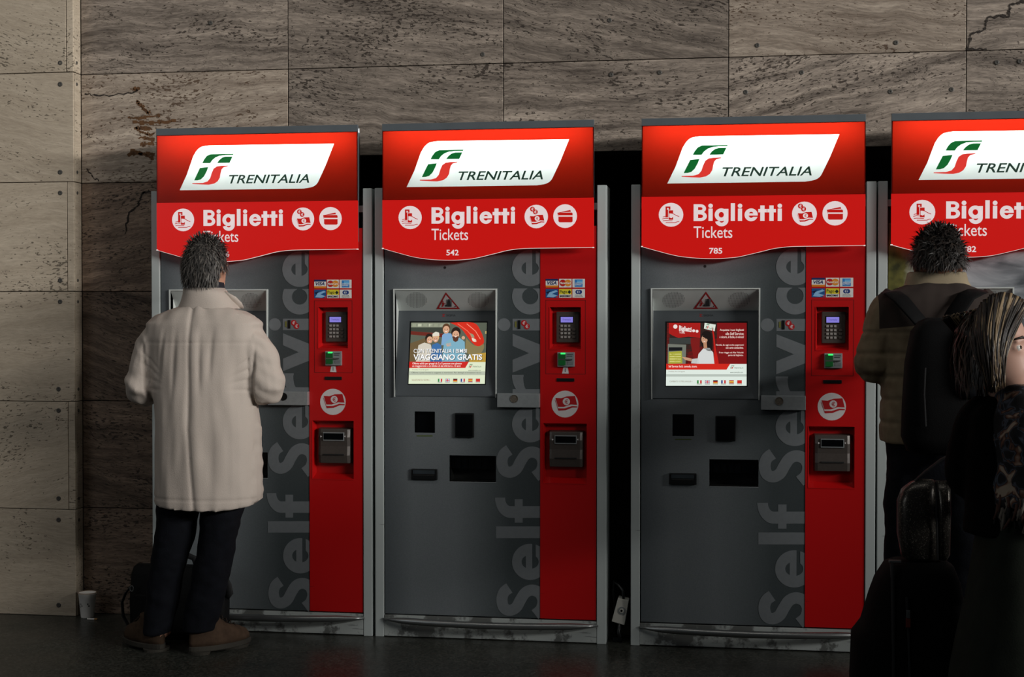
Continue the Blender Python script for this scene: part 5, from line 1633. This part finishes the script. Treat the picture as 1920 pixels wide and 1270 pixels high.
b_, T3 = body(wo, dict(chin=chin, bs=.62, yaw=R(-124), pitch=-.2, hs=hs, chest=w3(1905, 885), neck=w3(1908, 752), pelvis=Vector((0, 0, .9)), arms=arms, legs=legs), mat('fair_skin', 'c9a08e', .5, var=.05))
eyes(T3, hs, b_, M_EYEW, M_IRIS)
M_H1 = mat('brown_long_hair', '1e1813', .5, var=.25); M_H2 = mat('mid_brown_hair', '3a2d22', .45, var=.2); M_H3 = mat('blond_streak', '8c785c', .45, var=.2)
hair_mesh('hair', T3, wo, [M_H1, M_H1, M_H2], 900, 21, lambda a, b, c: (b < .2 or c > .72) and c > -.5, .05, (.05, 1.0, .05), 1.0, .004, 1.07)
rr = random.Random(8)
mb = MB()
def lock(top, mid, low, w, m):
    mb.cur = m
    P_ = spline([tuple(top), tuple(mid), tuple(low)], 7)
    mb.tube(P_, [(w * (1 - .75 * (k / (len(P_) - 1)) ** 2), w * .5) for k in range(len(P_))], 6, up=(0, -1, 0))
arc_t = spline([(1832, 606), (1840, 575), (1858, 556), (1880, 550), (1905, 556), (1926, 572)], 8)
for k in range(420):
    t = rr.random()
    tx, ty = arc_t[int(t * (len(arc_t) - 1))]
    bul = math.sin(math.pi * (t * .62 + .14))
    a = w3(tx + rr.uniform(-5, 5), ty + rr.uniform(-2, 7), Y3 + .01 - .08 * bul)
    b2 = w3(1823 + 68 * t + rr.uniform(-3, 3), 640 + rr.uniform(-12, 12), Y3 - .05 - .10 * bul + rr.uniform(-.012, .012))
    c = w3(1850 + 30 * t + rr.uniform(-6, 6), 728 + 8 * math.sin(t * 3.1) - 12 * t + rr.uniform(-16, 8), Y3 - .10 - .05 * bul + rr.uniform(-.015, .015))
    lock(a, b2, c, rr.uniform(.002, .0042), rr.choice((0, 0, 0, 0, 1, 1, 2) if t < .45 else (0, 0, 0, 1, 1, 2, 2)))
for k in range(260):                     # the far side and the parting
    t = rr.random()
    a = T3(rr.uniform(-.01, .03), .07 - .15 * t, .238 + rr.uniform(-.004, .006))
    b2 = T3(-.098 + rr.uniform(-.008, .008), .085 - .17 * t, .13 + rr.uniform(-.02, .02))
    c = T3(-.085 + rr.uniform(-.012, .012), .06 - .13 * t, .0 + rr.uniform(-.03, .02))
    lock(a, b2, c, rr.uniform(.002, .0045), rr.choice((0, 0, 0, 0, 0, 1, 1, 1, 2)))
o = mb.build('long_hair', [M_H1, M_H2, M_H3], wo, smooth=True)
M_BCOAT = mat('black_wool', '050505', .95, spec=.1, var=.25, vscale=40, bump=.3, bscale=150)
mb = MB()
mb.rings(pxrings([(738, 1870, 1945, .13), (752, 1838, 1978, .17), (775, 1815, 2000, .21), (850, 1805, 2008, .24), (930, 1808, 2004, .25), (1000, 1806, 2008, .26)], Y3, g3))
chain(mb, [w3(1858, 768, Y3 + .02), w3(1832, 795, Y3 + .03), w3(1812, 880, Y3 + .04), w3(1826, 905, Y3 + .1), w3(1856, 928, Y3 + .19)], [.055, .062, .062, .058, .042])
chain(mb, [w3(1972, 765), w3(1995, 800), w3(2008, 900), w3(2002, 985, Y3 + .08)], [.07, .072, .064, .045])
link('coat', fused(mb, .009, 6, wrinkle(g3, .007, 9, 5)), M_BCOAT, wo)
m_, nt, b, out = new_mat('patterned_shawl')
tc = N(nt, 'ShaderNodeTexCoord'); n1 = N(nt, 'ShaderNodeTexNoise'); n1.inputs['Scale'].default_value = 16; n1.inputs['Detail'].default_value = 2; n1.inputs['Distortion'].default_value = 1.5
nt.links.new(tc.outputs['Object'], n1.inputs['Vector'])
r_ = ramp(nt, [(.38, lin('101012')), (.48, lin('191b20')), (.53, lin('4b525e')), (.56, lin('191a1e')), (.60, lin('6d4a3a')), (.66, lin('a09382'))], n1.outputs[0])
nt.links.new(r_.outputs[0], b.inputs['Base Color']); b.inputs['Roughness'].default_value = .95
M_SHAWL = m_
mb = MB()
mb.rings(pxrings([(722, 1872, 1952, .20), (736, 1862, 1968, .29), (770, 1854, 1985, .38), (820, 1846, 1992, .42), (870, 1852, 1994, .43), (930, 1846, 1996, .44), (942, 1846, 1996, .44)], Y3, g3))
sh_ = link('shawl', fused(mb, .009, 5, wrinkle(g3, .012, 12, 9)), M_SHAWL, wo)
mb = MB()
M_FR = [mat('fringe_grey', '6d675e', .95, var=.2), mat('fringe_dark', '1c1b1c', .95), mat('fringe_rust', '4a3128', .95)]
for k in range(130):
    t = rr.uniform(math.pi * .95, math.pi * 2.05)
    c0 = (w3(1846, 938) + w3(1996, 938)) / 2
    rx, ry = (w3(1996, 938).x - w3(1846, 938).x) / 2, .222
    p = c0 + Vector((rx * math.cos(t), ry * math.sin(t), rr.uniform(-.02, .03)))
    mb.cur = rr.choice((0, 0, 1, 1, 2))
    mb.tube([p, p + Vector((rr.uniform(-.008, .008), -.006, -.02)), p + Vector((rr.uniform(-.014, .014), -.002, -.045))], [.005, .0045, .003], 6)
mb.build('fringe', M_FR, sh_, smooth=True)['kind'] = 'stuff'
M_SKIRT = mat('dark_olive_grey_cloth', '242822', .95, spec=.15, var=.12, vscale=20, bump=.2, bscale=200)
mb = MB()
rows = [(945, 1838, 1985, .27), (1000, 1830, 1992, .30), (1060, 1822, 2000, .32), (1130, 1812, 2006, .34), (1200, 1797, 2014, .37), (1270, 1783, 2022, .40)]
rs_ = pxrings(rows, Y3, g3)
last = rs_[-1]; cc = sum(last, Vector()) / len(last)
for z, k in ((.25, 1.05), (.12, 1.1), (.10, 1.1)):
    rs_.append([Vector((cc.x + (p.x - cc.x) * k, cc.y + (p.y - cc.y) * k, z)) for p in last])
mb.rings(rs_)
link('skirt', fused(mb, .01, 4, wrinkle(g3, .010, 7, .8)), M_SKIRT, wo)
for sx in (-1, 1):
    shoe(wo, Vector((sx * .09, -.09, 0)), Vector((sx * .13, .15, 0)), mat('black_leather', '15120f', .5), M_SOLE, M_LACE, length=.25, high=.11)
